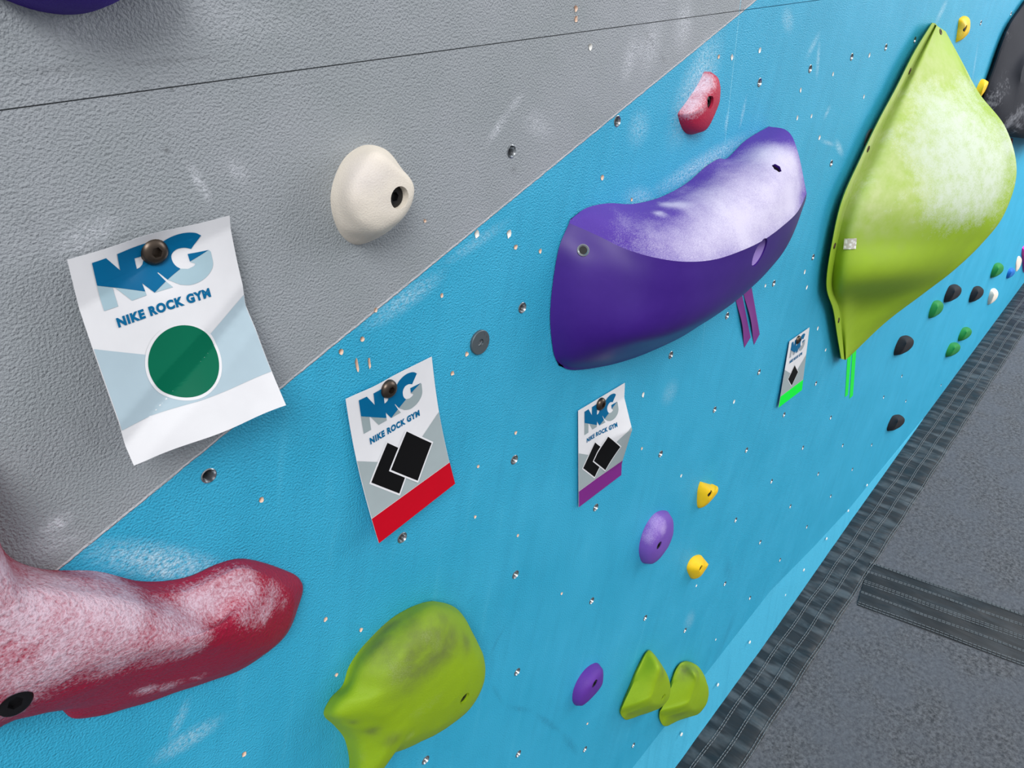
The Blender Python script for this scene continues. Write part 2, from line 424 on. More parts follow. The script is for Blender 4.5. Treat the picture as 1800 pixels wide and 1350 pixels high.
# panel joint groove (real, 1 mm wide)
zs = on(600, 113).z
def box(x0, x1, y0, y1, z0, z1):
    V = [Vector((x, y, z)) for x in (x0, x1) for y in (y0, y1) for z in (z0, z1)]
    return V, [(0, 1, 3, 2), (4, 6, 7, 5), (0, 4, 5, 1), (2, 3, 7, 6), (0, 2, 6, 4), (1, 5, 7, 3)]
HOLES.append(box(-1.5, 9.5, -0.01, 0.003, zs - 0.0005, zs + 0.0004))
wm = mesh(*box(-1.2, 9, 0, 0.03, FLOOR - 0.05, 1.4), smooth=False)
wm = boolean(wm, HOLES)
wall = link('wall_back', wm, mat=M_wall); tag(wall, kind='structure')
for s in screws:
    p, rg, n = chip(*s)
    rows = [rg(1.08, -0.0006), rg(0.95, -0.0002), rg(0.62, 0.0025), rg(0.4, 0.004)]
    V, F = skin([r for r in rows], True, cap_first=False, cap_last=True)
    me = mesh(V, F, True, 60); me.materials.append(wood if s[2] < 1.25 else white_chip); me.materials.append(dark_hole)
    for f in me.polygons:
        if f.center.y > 0.0033: f.material_index = 1
    o = link('screw_hole', me, parent=wall)

# kick board: shallow wedge at the foot of the wall
def kick():
    top = [(-1.2, -1.61), (1.60, -1.61), (1.96, -1.685), (2.3, -1.74), (3.2, -1.808)]
    V = []; outs = [0.03, 0.022, 0.017, 0.012, 0.003]
    for (x, z), o in zip(top, outs):
        V += [Vector((x, 0.0, z)), Vector((x, -o, FLOOR - 0.01)), Vector((x, 0.004, z)), Vector((x, 0.004, FLOOR - 0.01))]
    F = []
    for i in range(len(top) - 1):
        a = i * 4; b = a + 4
        F += [(a, a + 1, b + 1, b), (a + 2, b + 2, b + 3, a + 3), (a, b, b + 2, a + 2), (a + 1, a + 3, b + 3, b + 1)]
    F += [(0, 2, 3, 1), (16, 17, 19, 18)]
    return mesh(V, F, False)
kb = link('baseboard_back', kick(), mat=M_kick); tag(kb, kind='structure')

# ------------------------------------------------------------------ t-nuts
def nut_mesh():
    prof = [(0.0064, 0.0015), (0.0066, -0.0003), (0.0058, -0.0008), (0.0050, 0.0004)]
    for i in range(7): prof += [(0.0047, 0.001 + i * 0.002), (0.0042, 0.002 + i * 0.002)]
    V, F = lathe(prof, 20, False); me = mesh(V, F, True, 25); me.materials.append(zinc)
    return me
def nut_back():
    V, F = lathe([(0.0044, 0.0148), (0.003, 0.0149)], 14, True); me = mesh(V, F, False); me.materials.append(dark_hole); return me
nm, nb = nut_mesh(), nut_back()
def nut(q, label, group=None):
    r = empty('t_nut', on(*q)); tag(r, label, 'threaded insert', group)
    a = bpy.data.objects.new('barrel', nm); COL.objects.link(a); a.parent = r
    b = bpy.data.objects.new('bore', nb); COL.objects.link(b); b.parent = r
for q in nuts: nut(q[:2], q[2])
for q in far_nuts: nut(q, 'tiny far steel insert in the lower right blue wall, near the mat edge', 'far steel inserts low on the blue wall')
nut(hi_nuts[0], 'tiny steel insert right of the upper yellow hold')
nut(hi_nuts[1], 'tiny steel insert at the left edge of the black volume')

# kick board screws
kick_screws = [(1198, 1291), (1262, 1204), (1318, 1129), (1380, 1046), (1413, 1002), (1453, 947), (1491, 898), (1524, 853)]
V, F = lathe([(0.0052, 0.001), (0.0050, -0.0008), (0.003, -0.0018), (0.0017, -0.0019), (0.0015, -0.0008)], 14); ksm = mesh(V, F, True, 35); ksm.materials.append(white_chip)
for q in kick_screws:
    p = on(*q); o = bpy.data.objects.new('screw_head', ksm); COL.objects.link(o)
    z0 = -1.61; f = max(0, min(1, (z0 - p.z) / 0.2)); o.location = on(q[0], q[1], 0.023 * f if p.x < 1.7 else 0.012 * f)
    tag(o, 'small white screw head in the bright kick board strip above the mat', 'screw', 'screw heads along the kick board')

# ------------------------------------------------------------------ floor mat
def carpet():
    t = NT('mat_carpet'); g = t.noise(900, 3, rough=0.7); b = t.noise(9, 5, rough=0.6); f = t.noise(85, 5, rough=0.8)
    c = t.mix(t.rng(f, 0.36, 0.64), s2l((58, 60, 64)), s2l((120, 121, 126)))
    c = t.mix(t.rng(b, 0.35, 0.65, 0, 0.6), c, s2l((100, 104, 113)))
    c = t.mix(t.rng(g, 0.6, 0.75, 0, 0.35), c, s2l((140, 142, 150)))
    return t.done(c, 0.95, t.bump(g, 0.002), spec=0.15)
def vinyl(name, dark, pale, bump_):
    t = NT(name)
    v = t.map(sc=(0.3, 1.5, 1)); v2 = t.map(sc=(0.16, 0.8, 1))
    wv = t.noise(8, 2, vec=v, rough=0.45, dist=0.5); pk = t.noise(5, 2, vec=v2, rough=0.5); b = t.noise(13, 5, rough=0.65)
    c = t.mix(t.math('MULTIPLY', t.rng(pk, 0.46, 0.6), t.rng(b, 0.35, 0.6, 0.2, 0.9)), s2l(dark), s2l(pale))  # stretched noise mixes pale patches into the dark base
    return t.done(c, t.rng(b, 0.3, 0.7, 0.42, 0.6), t.bump(wv, bump_, 0.9), spec=0.4)
M_carpet = carpet(); M_vinyl = vinyl('mottled_black_vinyl', (28, 34, 40), (74, 82, 88), 0.02); M_vinyl2 = vinyl('black_vinyl', (22, 26, 31), (44, 50, 56), 0.008); M_thread = plain('grey_thread', (104, 111, 117), 0.9)
fl = link('floor', mesh(*box(-1.5, 9, -4.5, -0.13, FLOOR - 0.03, FLOOR - 0.001), smooth=False), mat=M_carpet); tag(fl, kind='structure')
def strip(p0, p1, w0, w1, thick, nx, ny, wob=0.0015):
    """cushioned band of vinyl between two ends; p: centre line ends, slight puffs"""
    d = (p1 - p0); L = d.length; d.normalize(); s = Vector((-d.y, d.x, 0)); V = []; F = []
    for i in range(nx + 1):
        for j in range(ny + 1):
            u = i / nx; v = j / ny * 2 - 1; c = p0.lerp(p1, u); wd = w0 + (w1 - w0) * u
            e = 1 - abs(v) ** 8
            z = thick * e + wob * noise3(Vector((u * L * 14, v * wd * 18, 3)), 1.0) * 2 * e
            V.append(c + s * (v * wd) + Vector((0, 0, z)))
    for i in range(nx):
        for j in range(ny): a = i * (ny + 1) + j; F.append((a, a + 1, a + ny + 2, a + ny + 1))
    b = len(V); V += [v - Vector((0, 0, thick + 0.004)) if True else v for v in V[:]]
    return V, F
def thread(pts, r=0.0012, dash=0.009, gap=0.0025):
    """row of stitches lying on the band"""
    V = []; F = []
    for a, b in zip(pts[:-1], pts[1:]):
        L = (b - a).length; d = (b - a).normalized(); s = Vector((-d.y, d.x, 0)) * r; k = 0.0
        while k < L:
            e = min(L, k + dash); p = a + d * k; q = a + d * e; o = len(V); up = Vector((0, 0, r * 1.2))
            V += [p - s, p + up, p + s, q - s, q + up, q + s]; F += [(o, o + 1, o + 4, o + 3), (o + 1, o + 2, o + 5, o + 4), (o, o + 2, o + 1), (o + 3, o + 4, o + 5)]
            k += dash + gap
    return mesh(V, F, False)
e1 = empty('vinyl_edge_band', (2, -0.08, FLOOR)); tag(e1, 'black vinyl band with stitched seams running along the foot of the blue wall', 'mat edge')
V, F = strip(Vector((-1, -0.078, FLOOR - 0.001)), Vector((8.5, -0.078, FLOOR - 0.001)), 0.076, 0.076, 0.005, 700, 14, 0.0010)
V = V[:701 * 15]
reparent(link('band', mesh(V, F), mat=M_vinyl), e1)
for ys in ((-0.052, -0.058), (-0.096, -0.102), (-0.144, -0.151)):
    for y in ys:
        pts = [Vector((0.8 + i * 0.05, y + 0.0015 * math.sin(i * 1.3), FLOOR + 0.0062 - (0.0015 if y < -0.14 else 0))) for i in range(100)]
        reparent(link('stitching', thread(pts), mat=M_thread), e1)
e2 = empty('vinyl_seam_band', (2.05, -0.4, FLOOR)); tag(e2, 'black vinyl band crossing the grey mat at right, sewn with pale lines', 'mat seam')
A0, A1 = Vector((1.914, -0.155, FLOOR)), Vector((1.994, -0.621, FLOOR)); B0, B1 = Vector((2.15, -0.155, FLOOR)), Vector((2.218, -0.578, FLOOR))
c0, c1 = (A0 + B0) / 2, (A1 + B1) / 2; dd = (c1 - c0).normalized(); c2 = c0 + dd * 2.2
V, F = strip(c0, c2, 0.114, 0.108, 0.004, 160, 14, 0.0012); V = V[:161 * 15]
reparent(link('band', mesh(V, F), mat=M_vinyl2), e2)
sd = Vector((-dd.y, dd.x, 0))
for f in (-0.97, -0.90, -0.5, -0.45, -0.08, 0.0, 0.06, 0.48, 0.53, 0.9, 0.97):
    pts = [c0 + dd * (i * 0.05) + sd * (f * 0.112 + 0.0015 * math.sin(i * 0.9 + f * 9)) + Vector((0, 0, 0.0045 - (0.002 if abs(f) > 0.95 else 0))) for i in range(44)]
    reparent(link('stitching', thread(pts, 0.0013), mat=M_thread), e2)

# ------------------------------------------------------------------ bolts and bores
def bolt_head(parent, loc, r=0.0085, axis=Vector((0, -1, 0)), name='bolt', domed=True, mat=None, h=0.5):
    """socket head: domed rim with a hexagonal recess"""
    n = 24
    if domed: prof = [(r, 0.0), (r * 0.99, -r * h * 0.3), (r * 0.9, -r * h * 0.62), (r * 0.72, -r * h * 0.86), (r * 0.52, -r * h), (r * 0.42, -r * h)]
    else: prof = [(r, 0.0), (r, -r * h * 0.9), (r * 0.92, -r * h), (r * 0.55, -r * h), (r * 0.50, -r * h)]
    V, F = lathe(prof, n, False)
    base = (len(prof) - 1) * n; y = prof[-1][1]
    def hexr(a): k = (a % (math.pi / 3)) - math.pi / 6; return prof[-1][0] * 0.80 / math.cos(k)
    o = len(V)
    for yy in (y, y + r * min(0.55, h * 0.8)):
        V += [Vector((hexr(i * 2 * math.pi / n) * math.cos(i * 2 * math.pi / n), yy, hexr(i * 2 * math.pi / n) * math.sin(i * 2 * math.pi / n))) for i in range(n)]
    F += [(base + i, base + (i + 1) % n, o + (i + 1) % n, o + i) for i in range(n)] + [(o + i, o + (i + 1) % n, o + n + (i + 1) % n, o + n + i) for i in range(n)]
    F.append(tuple(range(o + n, o + 2 * n)))
    V, F = place((V, F), loc, axis)
    return link(name, mesh(V, F, True, 35), parent, mat or black_steel)

def make_hold(name, vf, mat, label, cat, bores=(), chalk=(), dirt=(), group=None, rough=(0.0006, 60), bolt=True, angle=50):
    """bores: (px,py,radius m,depth m[,axis]); each gets a real hole and a bolt head at its bottom"""
    V, F = vf
    if rough: V = roughen(V, *rough)
    me = mesh(V, F, True, angle)
    c = sum((v.co for v in me.vertices), Vector((0, 0, 0))) / len(me.vertices)
    spots = [(cast(me, b[0], b[1])[0], b) for b in bores]
    cuts = []
    for loc, b in spots:
        ax = b[4] if len(b) > 4 else Vector((0, -1, 0))
        cuts.append(place(cyl(b[2], b[2] * 0.92, -0.05, b[3], 28), loc, ax))
    src = me
    if cuts: me = boolean(me, cuts)
    me.polygons.foreach_set('use_smooth', [True] * len(me.polygons)); me.set_sharp_from_angle(angle=math.radians(angle))
    paint_attr(me, chalk, 'chalk'); paint_attr(me, dirt, 'dirt')
    root = empty(name, (c.x, 0, c.z)); tag(root, label, cat, group)
    reparent(link('body', me, mat=mat), root)
    for loc, b in spots:
        ax = b[4] if len(b) > 4 else Vector((0, -1, 0))
        if bolt: reparent(bolt_head(None, loc - ax * (b[3] - 0.0005), b[2] * 0.88, ax, 'bolt', False, recess_steel, h=0.45), root)
    return root, src

# ------------------------------------------------------------------ cream hold
M_cream = hold_mat('cream_urethane', (226, 218, 205), (235, 232, 228), 0.8, 700, 0.0004, 0.35, dirt=(205, 196, 192))
spec = [(0.0, [(640, 255), (668, 262), (688, 285), (696, 320), (692, 365), (672, 402), (640, 428), (614, 426), (592, 400), (581, 355), (588, 312), (608, 275)]),
        (0.010, [(648, 257), (676, 262), (697, 284), (710, 318), (708, 362), (688, 400), (652, 424), (622, 418), (602, 392), (594, 350), (600, 312), (620, 275)]),
        (0.030, [(660, 268), (682, 274), (700, 292), (722, 318), (721, 360), (700, 392), (668, 408), (645, 402), (628, 380), (620, 348), (626, 315), (642, 285)]),
        (0.037, [(676, 290), (690, 292), (706, 304), (726, 325), (724, 355), (708, 378), (686, 386), (668, 380), (658, 365), (654, 345), (656, 322), (664, 302)]),
        (0.039, [(695, 320), (700, 318), (708, 322), (714, 332), (714, 345), (708, 355), (700, 358), (692, 356), (686, 348), (684, 340), (685, 330), (690, 323)])]
make_hold('climbing_hold', rings(spec, 64, 5), M_cream, 'cream white rounded climbing hold with a dark bolt hole on grey wall', 'climbing hold',
          bores=[(703, 348, 0.0100, 0.011)], chalk=[(640, 300, .03, .6), (670, 340, .03, .4)], dirt=[(645, 310, .03, .9), (675, 330, .02, .6)], rough=(0.0006, 70))

# ------------------------------------------------------------------ big purple volume
def grid(curves, nu, breaks, sub, wrap_back=True):
    rows = [spline([p if isinstance(p, Vector) else on(*p) for p in c], nu) for c in curves]
    rows = stack(rows, False, breaks, sub)
    for r in rows:
        for p in r: p.y = min(p.y, -0.0013)
    if wrap_back:
        rows = rows + [[Vector((p.x, 0.0, p.z)) .lerp(q, 0.0) for p, q in zip(rows[-1], rows[0])]]
    return rows
def purple_volume():
    T = [(1002, 384, 0), (1030, 365, 0), (1068, 357, 0), (1112, 358, 0), (1160, 346, 0), (1205, 322, 0), (1240, 292, 0), (1262, 279, 0), (1278, 277, 0), (1310, 246, 0), (1350, 222, 0)]
    T2 = [(1001, 386, 0), (1040, 378, .012), (1085, 382, .025), (1135, 384, .04), (1185, 372, .05), (1235, 352, .055), (1280, 325, .06), (1308, 305, .06), (1335, 285, .06), (1360, 260, .055), (1384, 230, .04)]
    T3 = [(1000, 388, 0), (1045, 395, .02), (1095, 408, .045), (1150, 415, .07), (1205, 413, .085), (1258, 400, .095), (1305, 378, .1), (1335, 355, .1), (1362, 330, .1), (1385, 300, .09), (1402, 265, .075)]
    L = [(1000, 392, 0.001), (1046, 412, .025), (1098, 437, .055), (1152, 453, .085), (1205, 460, .105), (1257, 456, .115), (1305, 440, .12), (1342, 422, .12), (1375, 398, .118), (1402, 372, .112), (1418, 340, .1)]
    S1 = [(980, 445, 0.001), (1030, 470, .03), (1090, 495, .06), (1150, 510, .09), (1205, 510, .108), (1258, 500, .115), (1305, 480, .115), (1342, 458, .11), (1372, 432, .105), (1397, 402, .1), (1416, 352, .09)]
    S2 = [(967, 545, 0.001), (1015, 570, .03), (1075, 585, .06), (1130, 588, .085), (1185, 578, .1), (1240, 556, .105), (1285, 530, .1), (1322, 502, .095), (1355, 470, .085), (1385, 430, .08), (1410, 368, .075)]
    S3 = [(972, 615, 0.001), (1010, 628, .02), (1065, 625, .04), (1120, 612, .055), (1172, 597, .068), (1225, 574, .07), (1272, 545, .068), (1312, 512, .062), (1345, 478, .055), (1375, 440, .05), (1400, 385, .05)]
    B = [(981, 642, 0), (1008, 650, 0), (1062, 643, 0), (1110, 630, 0), (1155, 612, 0), (1200, 590, 0), (1245, 560, 0), (1290, 522, 0), (1322, 490, 0), (1350, 452, 0), (1370, 400, 0)]
    rows = grid([T, T2, T3, L, S1, S2, S3, B], 90, (3,), 6)
    V, F = skin(rows[:-1], False, wrap=True)
    return V, F, [1 if i < 18 * 89 else 0 for i in range(len(F))]
def volume_mat():
    t = NT('purple_volume_paint'); nm_ = t.n.new('ShaderNodeAttribute'); nm_.attribute_name = 'grip'; grip = nm_.outputs['Fac']
    a = t.n.new('ShaderNodeAttribute'); a.attribute_name = 'chalk'; ch = a.outputs['Fac']
    g = t.noise(700, 3, rough=0.7); b = t.noise(16, 5, rough=0.65)
    sh = t.mix(t.rng(b, 0.35, 0.7, 0, 0.5), s2l((54, 22, 120)), s2l((66, 34, 134)))
    v = t.math('ADD', ch, t.math('MULTIPLY', t.math('SUBTRACT', g, 0.5), 0.9)); v = t.math('ADD', v, t.math('MULTIPLY', t.math('SUBTRACT', b, 0.5), 0.9))
    gr = t.mix(t.rng(v, 0.15, 1.0), s2l((84, 58, 156)), s2l((202, 197, 222)))
    sc = t.rng(t.noise(60, 6, vec=t.map(rot=(0, 0.6, 0), sc=(3, 1, 0.25)), rough=0.8), 0.66, 0.74, 0, 0.25)
    sh = t.mix(sc, sh, s2l((150, 120, 200)))
    col = t.mix(grip, sh, gr)
    n = t.bump(g, 0.0005); mixn = t.n.new('ShaderNodeMix'); mixn.data_type = 'VECTOR'
    geo = t.n.new('ShaderNodeNewGeometry'); t.lk(grip, mixn.inputs[0]); t.lk(geo.outputs['Normal'], mixn.inputs[4]); t.lk(n, mixn.inputs[5])
    return t.done(col, t.rng(grip, 0, 1, 0.42, 0.85), mixn.outputs[1], spec=0.3)
V, F, GI = purple_volume()
pm = mesh(V, F, True, 30, GI); pm.materials.append(dark_hole); pm.materials.append(dark_hole)
loc_a, no_a = cast(pm, 1025, 440); loc_b, no_b = cast(pm, 1335, 444); loc_c, no_c = cast(pm, 1366, 295); loc_d, no_d = cast(pm, 1045, 632)
def outw(n_): return n_ if n_.dot(CAM - loc_a) > 0 else -n_
nrow = 90
pm2 = boolean(pm, [place(cyl(0.021, 0.019, -0.03, 0.04, 28), loc_b, outw(no_b)), place(cyl(0.0085, 0.008, -0.02, 0.012, 6), loc_c, outw(no_c))])
pm2.polygons.foreach_set('use_smooth', [True] * len(pm2.polygons)); pm2.set_sharp_from_angle(angle=math.radians(28))
bq = bmesh.new(); bq.from_mesh(pm2)
for e in bq.edges:                                                 # keep the lip between gritty top and glossy side crisp
    if len(e.link_faces) == 2 and e.link_faces[0].material_index != e.link_faces[1].material_index: e.smooth = False
bq.to_mesh(pm2); bq.free()
paint_attr(pm2, [(1366, 340, .09, .97), (1390, 290, .05, .85), (1300, 370, .08, .93), (1390, 350, .06, .9), (1250, 400, .06, .6), (1350, 270, .05, .8), (1310, 410, .06, .9), (1180, 440, .05, .45), (1230, 440, .05, .65), (1140, 425, .05, .22),
                 (1175, 360, .014, .8), (1200, 360, .02, .7), (1160, 375, .01, .8), (1335, 440, .02, .6), (1090, 410, .05, .08)], 'chalk')
# the gritty top face is everything above the lip
at = pm2.attributes.new('grip', 'FLOAT', 'CORNER'); vals = [0.0] * len(pm2.loops)
for f in pm2.polygons:
    for li in f.loop_indices: vals[li] = float(f.material_index == 1)
    f.material_index = 0
at.data.foreach_set('value', vals); pm2.materials.clear()
pv = empty('climbing_volume', (on(1180, 480).x, 0, on(1180, 480).z)); tag(pv, 'large purple climbing volume with chalk-whitened gritty top and glossy side', 'climbing volume')
reparent(link('shell', pm2, mat=volume_mat()), pv)
ring_me = place(lathe([(0.0074, 0.001), (0.0072, -0.0008), (0.0062, -0.0012), (0.0046, -0.0002)], 24, False), loc_a, outw(no_a))
reparent(link('screw_eyelet', mesh(*ring_me), mat=zinc), pv)
reparent(link('eyelet_bore', mesh(*place(lathe([(0.0048, -0.0003), (0.001, -0.0003)], 18, True), loc_a, outw(no_a)), smooth=False), mat=dark_hole), pv)
reparent(link('recess_liner', mesh(*place(lathe([(0.0192, 0.002), (0.0185, 0.038), (0.006, 0.039)], 28, True), loc_b, outw(no_b))), mat=plain('chalky_purple', (150, 128, 195), 0.8)), pv)
reparent(link('hex_socket', mesh(*place(lathe([(0.0076, 0.003), (0.0072, 0.010), (0.004, 0.0105)], 6, True), loc_c, outw(no_c)), smooth=False), mat=plain('dark_purple_steel', (60, 50, 75), 0.4, 0.6)), pv)

# ------------------------------------------------------------------ big green volume
M_green = hold_mat('lime_fibreglass', (148, 180, 44), (196, 207, 192), 0.6, 400, 0.00008, 0.92, dirt=(188, 200, 140), spec=0.3, fine=60)
def green_volume():
    R0 = [(1637, 40, 0), (1604, 92, 0), (1572, 155, 0), (1540, 215, 0), (1508, 282, 0), (1478, 350, 0), (1462, 420, 0), (1451, 500, 0), (1463, 545, 0), (1470, 590, 0), (1477, 630, 0)]
    R1 = [(1639, 40, .022), (1607, 92, .022), (1575, 155, .022), (1543, 215, .022), (1511, 282, .022), (1481, 350, .022), (1464, 420, .022), (1453, 500, .022), (1465, 545, .022), (1472, 590, .022), (1479, 631, .022)]
    R2 = [(1643, 43, .026), (1614, 97, .026), (1582, 160, .026), (1551, 220, .026), (1520, 286, .026), (1489, 354, .026), (1471, 424, .026), (1461, 498, .026), (1473, 542, .026), (1479, 590, .026), (1484, 632, .025)]
    R7 = [(1662, 55), (1691, 108), (1722, 165), (1768, 225), (1787, 300), (1766, 374), (1728, 425), (1678, 473), (1625, 514), (1557, 566), (1493, 627)]
    H7 = [.025, .074, .122, .190, .235, .242, .222, .188, .140, .076, .020]
    R1b = [(x + 5, y + 1, .0215) for x, y, h in R1]; R2 = [(x + 2, y + 1, .017) for x, y, h in R2]
    mid = []
    for k, f in enumerate((.08, .2, .35, .5, .65, .8, .92, 1.0)):
        row = []
        for i in range(11):
            h = 0.024 + (H7[i] - 0.024) * f ** 0.92
            h += (0, 0, 0, 0, 0, 0, 0, .006, -.016, -.009, 0)[i] * (.5, 1, 1, .8, .5, .2, 0, 0)[k]
            row.append((R2[i][0] + (R7[i][0] - R2[i][0]) * f, R2[i][1] + (R7[i][1] - R2[i][1]) * f, max(h, .02)))
        mid.append(row)
    back = []
    for dx_, fy in ((.06, .75), (.14, .35), (.20, .0)):
        row = []
        for i in range(11):
            p = on(*mid[-1][i]); e = math.sin(math.pi * i / 10) ** .6
            row.append(Vector((p.x + dx_ * e + .004, p.y * fy, p.z)))
        back.append(row)
    rows = grid([R0, R1, R1b, R2] + mid + back, 90, (1, 2, 3), 5)
    return skin(rows[:-1], False, wrap=True)
V, F = green_volume(); gm = mesh(V, F, True, 60)
paint_attr(gm, [(1700, 240, .12, .93), (1740, 290, .11, .9), (1660, 210, .10, .6), (1680, 300, .11, .6), (1700, 350, .08, .5), (1690, 330, .10, .75), (1740, 340, .06, .8), (1640, 180, .06, .5), (1700, 160, .06, .6), (1640, 280, .08, .6), (1520, 320, .03, .45), (1500, 350, .02, .35), (1560, 240, .03, .35), (1600, 160, .03, .3),
                (1580, 350, .02, .4), (1560, 370, .015, .4), (1770, 250, .06, .7), (1600, 250, .05, .35), (1640, 360, .06, .4), (1750, 390, .03, .35)], 'chalk')
paint_attr(gm, [(1650, 130, .12, .7), (1600, 180, .10, .8), (1570, 260, .10, .85), (1610, 250, .12, .8), (1540, 330, .10, .8), (1610, 340, .10, .7), (1520, 370, .06, .6)], 'dirt')
gv = empty('climbing_volume', (on(1600, 330).x, 0, on(1600, 330).z)); tag(gv, 'huge lime green pear-shaped climbing volume with chalked belly at upper right', 'climbing volume')
reparent(link('shell', gm, mat=M_green), gv)
rust = plain('rusty_screw', (72, 56, 40), 0.6, 0.4)
for q in ((1653, 56), (1599, 125), (1526, 262), (1467, 432), (1474, 563)):
    l, n_ = cast(gm, *q); n_ = outw(n_)
    reparent(link('screw', mesh(*place(lathe([(0.0065, 0.002), (0.0063, -0.0012), (0.004, -0.0018), (0.0030, 0.0005)], 14, True), l, n_)), mat=rust), gv)
# glittering square sticker near the left corner
stm = NT('glitter_sticker'); vo = stm.n.new('ShaderNodeTexVoronoi'); vo.inputs['Scale'].default_value = 160; stm.lk(stm.tc, vo.inputs['Vector'])
M_st = stm.done(stm.mix(stm.rng(vo.outputs['Distance'], 0.1, 0.6), s2l((250, 250, 248)), s2l((196, 188, 176))), 0.3)
def patch(me, quad, nn, lift=0.0012, mat=None):
    B = bvh(me); V = []; F = []
    for j in range(nn + 1):
        for i in range(nn + 1):
            u, v = i / nn, j / nn
            x = (quad[0][0] * (1 - u) + quad[1][0] * u) * (1 - v) + (quad[3][0] * (1 - u) + quad[2][0] * u) * v
            y = (quad[0][1] * (1 - u) + quad[1][1] * u) * (1 - v) + (quad[3][1] * (1 - u) + quad[2][1] * u) * v
            h = B.ray_cast(CAM, ray(x, y).normalized()); n_ = outw(h[1]); V.append(h[0] + n_ * lift)
    for j in range(nn):
        for i in range(nn): a = j * (nn + 1) + i; F.append((a, a + 1, a + nn + 2, a + nn + 1))
    return mesh(V, F)
reparent(tag(link('sticker', patch(gm, [(1486, 419), (1505, 418), (1503, 437), (1484, 438)], 4, 0.003), mat=M_st), label='sparkling white square sticker'), gv)
# half hidden steel washer on the wall at the green volume's left edge
def washer(q, r, label, h=0.003, mat=None):
    rt = empty('washer_bolt', on(*q)); tag(rt, label, 'bolt')
    link('head', mesh(*lathe([(r, 0.0), (r, -h * 0.8), (r * 0.95, -h), (r * 0.30, -h), (r * 0.30, -h * .3)], 40, False), True, 30), rt, mat or washer_m)
    n = 6; V = [Vector((r * .30 * math.cos(i * math.pi / 3), -h * .3, r * .30 * math.sin(i * math.pi / 3))) for i in range(6)] + [Vector((0, 0, 0))]
    V, F = lathe([(r * .30, -h * .35), (r * .22, -h * .2)], 6, True)
    link('socket', mesh(V, F, False), rt, zinc)
    return rt
washer_m = plain('dull_zinc', (96, 106, 112), 0.42, 0.55)
washer((1526, 244), 0.020, 'steel bolt head half hidden behind the left edge of the green volume')
wb = washer((842, 601), 0.0138, 'flat round steel bolt head in the blue wall above the red-striped card')
cu = bpy.data.curves.new('marks', 'FONT'); cu.body = 'A2'; cu.size = 0.0035
# ------------------------------------------------------------------ crimson hold, bottom left
M_crim = hold_mat('crimson_urethane', (150, 10, 50), (208, 186, 202), 0.5, 300, 0.0016, 0.88, spec=0.35, fine=600)
spec = [(0.0, [(-60, 800), (-18, 900), (10, 972), (75, 1000), (170, 1004), (250, 1022), (325, 1015), (385, 990), (430, 982), (490, 998), (528, 1020), (518, 1060), (470, 1110), (380, 1160), (270, 1200), (190, 1250), (130, 1258), (95, 1236), (20, 1235), (-100, 1230)]),
        (0.006, [(-60, 800), (-15, 905), (14, 976), (80, 1004), (172, 1009), (252, 1027), (328, 1020), (388, 995), (432, 986), (492, 1003), (530, 1026), (525, 1066), (500, 1118), (430, 1172), (320, 1213), (220, 1247), (140, 1262), (100, 1243), (20, 1245), (-100, 1245)]),
        (0.020, [(-60, 840), (-8, 930), (20, 992), (85, 1012), (180, 1020), (262, 1040), (330, 1040), (385, 1016), (428, 1000), (480, 1018), (512, 1042), (514, 1080), (490, 1128), (420, 1172), (315, 1205), (240, 1225), (180, 1236), (120, 1246), (20, 1262), (-100, 1275)]),
        (0.032, [(-60, 880), (0, 960), (30, 1012), (95, 1026), (195, 1036), (280, 1060), (340, 1080), (385, 1085), (420, 1058), (452, 1050), (475, 1070), (478, 1100), (455, 1135), (390, 1165), (300, 1188), (235, 1205), (175, 1222), (110, 1240), (25, 1266), (-100, 1290)]),
        (0.045, [(-60, 930), (5, 1000), (40, 1035), (110, 1045), (205, 1056), (275, 1078), (325, 1100), (360, 1110), (385, 1098), (405, 1092), (418, 1100), (415, 1118), (392, 1136), (335, 1155), (265, 1172), (205, 1188), (150, 1205), (95, 1225), (30, 1248), (-80, 1270)]),
        (0.055, [(-50, 1020), (15, 1060), (55, 1078), (120, 1085), (200, 1092), (250, 1104), (285, 1115), (305, 1122), (318, 1122), (325, 1124), (325, 1128), (318, 1134), (298, 1142), (255, 1150), (205, 1160), (160, 1170), (115, 1182), (75, 1195), (25, 1212), (-50, 1230)]),
        (0.058, [(-30, 1080), (20, 1105), (60, 1112), (110, 1115), (160, 1118), (190, 1122), (205, 1126), (212, 1129), (215, 1131), (215, 1133), (212, 1136), (205, 1139), (190, 1142), (165, 1145), (140, 1149), (112, 1153), (85, 1160), (60, 1168), (20, 1178), (-30, 1185)])]
make_hold('climbing_hold', rings(spec, 120, 6, (2,)), M_crim, 'large crimson climbing hold whitened by chalk at the lower left corner', 'climbing hold',
          bores=[(27, 1236, 0.0115, 0.005)],
          chalk=[(60, 1060, .035, .93), (20, 1120, .035, .75), (150, 1050, .035, .9), (120, 1120, .035, .7), (230, 1070, .03, .95), (300, 1080, .025, .85), (200, 1130, .03, .6), (290, 1130, .022, .6), (340, 1110, .02, .75), (340, 1060, .022, .9), (400, 1030, .02, .7), (380, 1060, .018, .8), (425, 1010, .015, .6),
                 (470, 1070, .012, .5), (430, 1085, .018, .55), (60, 1180, .025, .5), (330, 1000, .02, .6), (0, 1000, .03, .9), (100, 1180, .03, .6), (200, 1170, .025, .6), (280, 1160, .02, .5), (40, 1200, .03, .5), (330, 1145, .015, .6), (480, 1040, .018, .5), (440, 1040, .02, .7), (460, 1090, .015, .6), (500, 1060, .01, .35), (300, 1205, .012, .8), (260, 1212, .010, .8), (350, 1190, .008, .7), (240, 1215, .01, .5), (10, 1250, .02, .5), (180, 1010, .03, .8), (80, 1010, .03, .8)],
          rough=(0.0008, 45), angle=80)

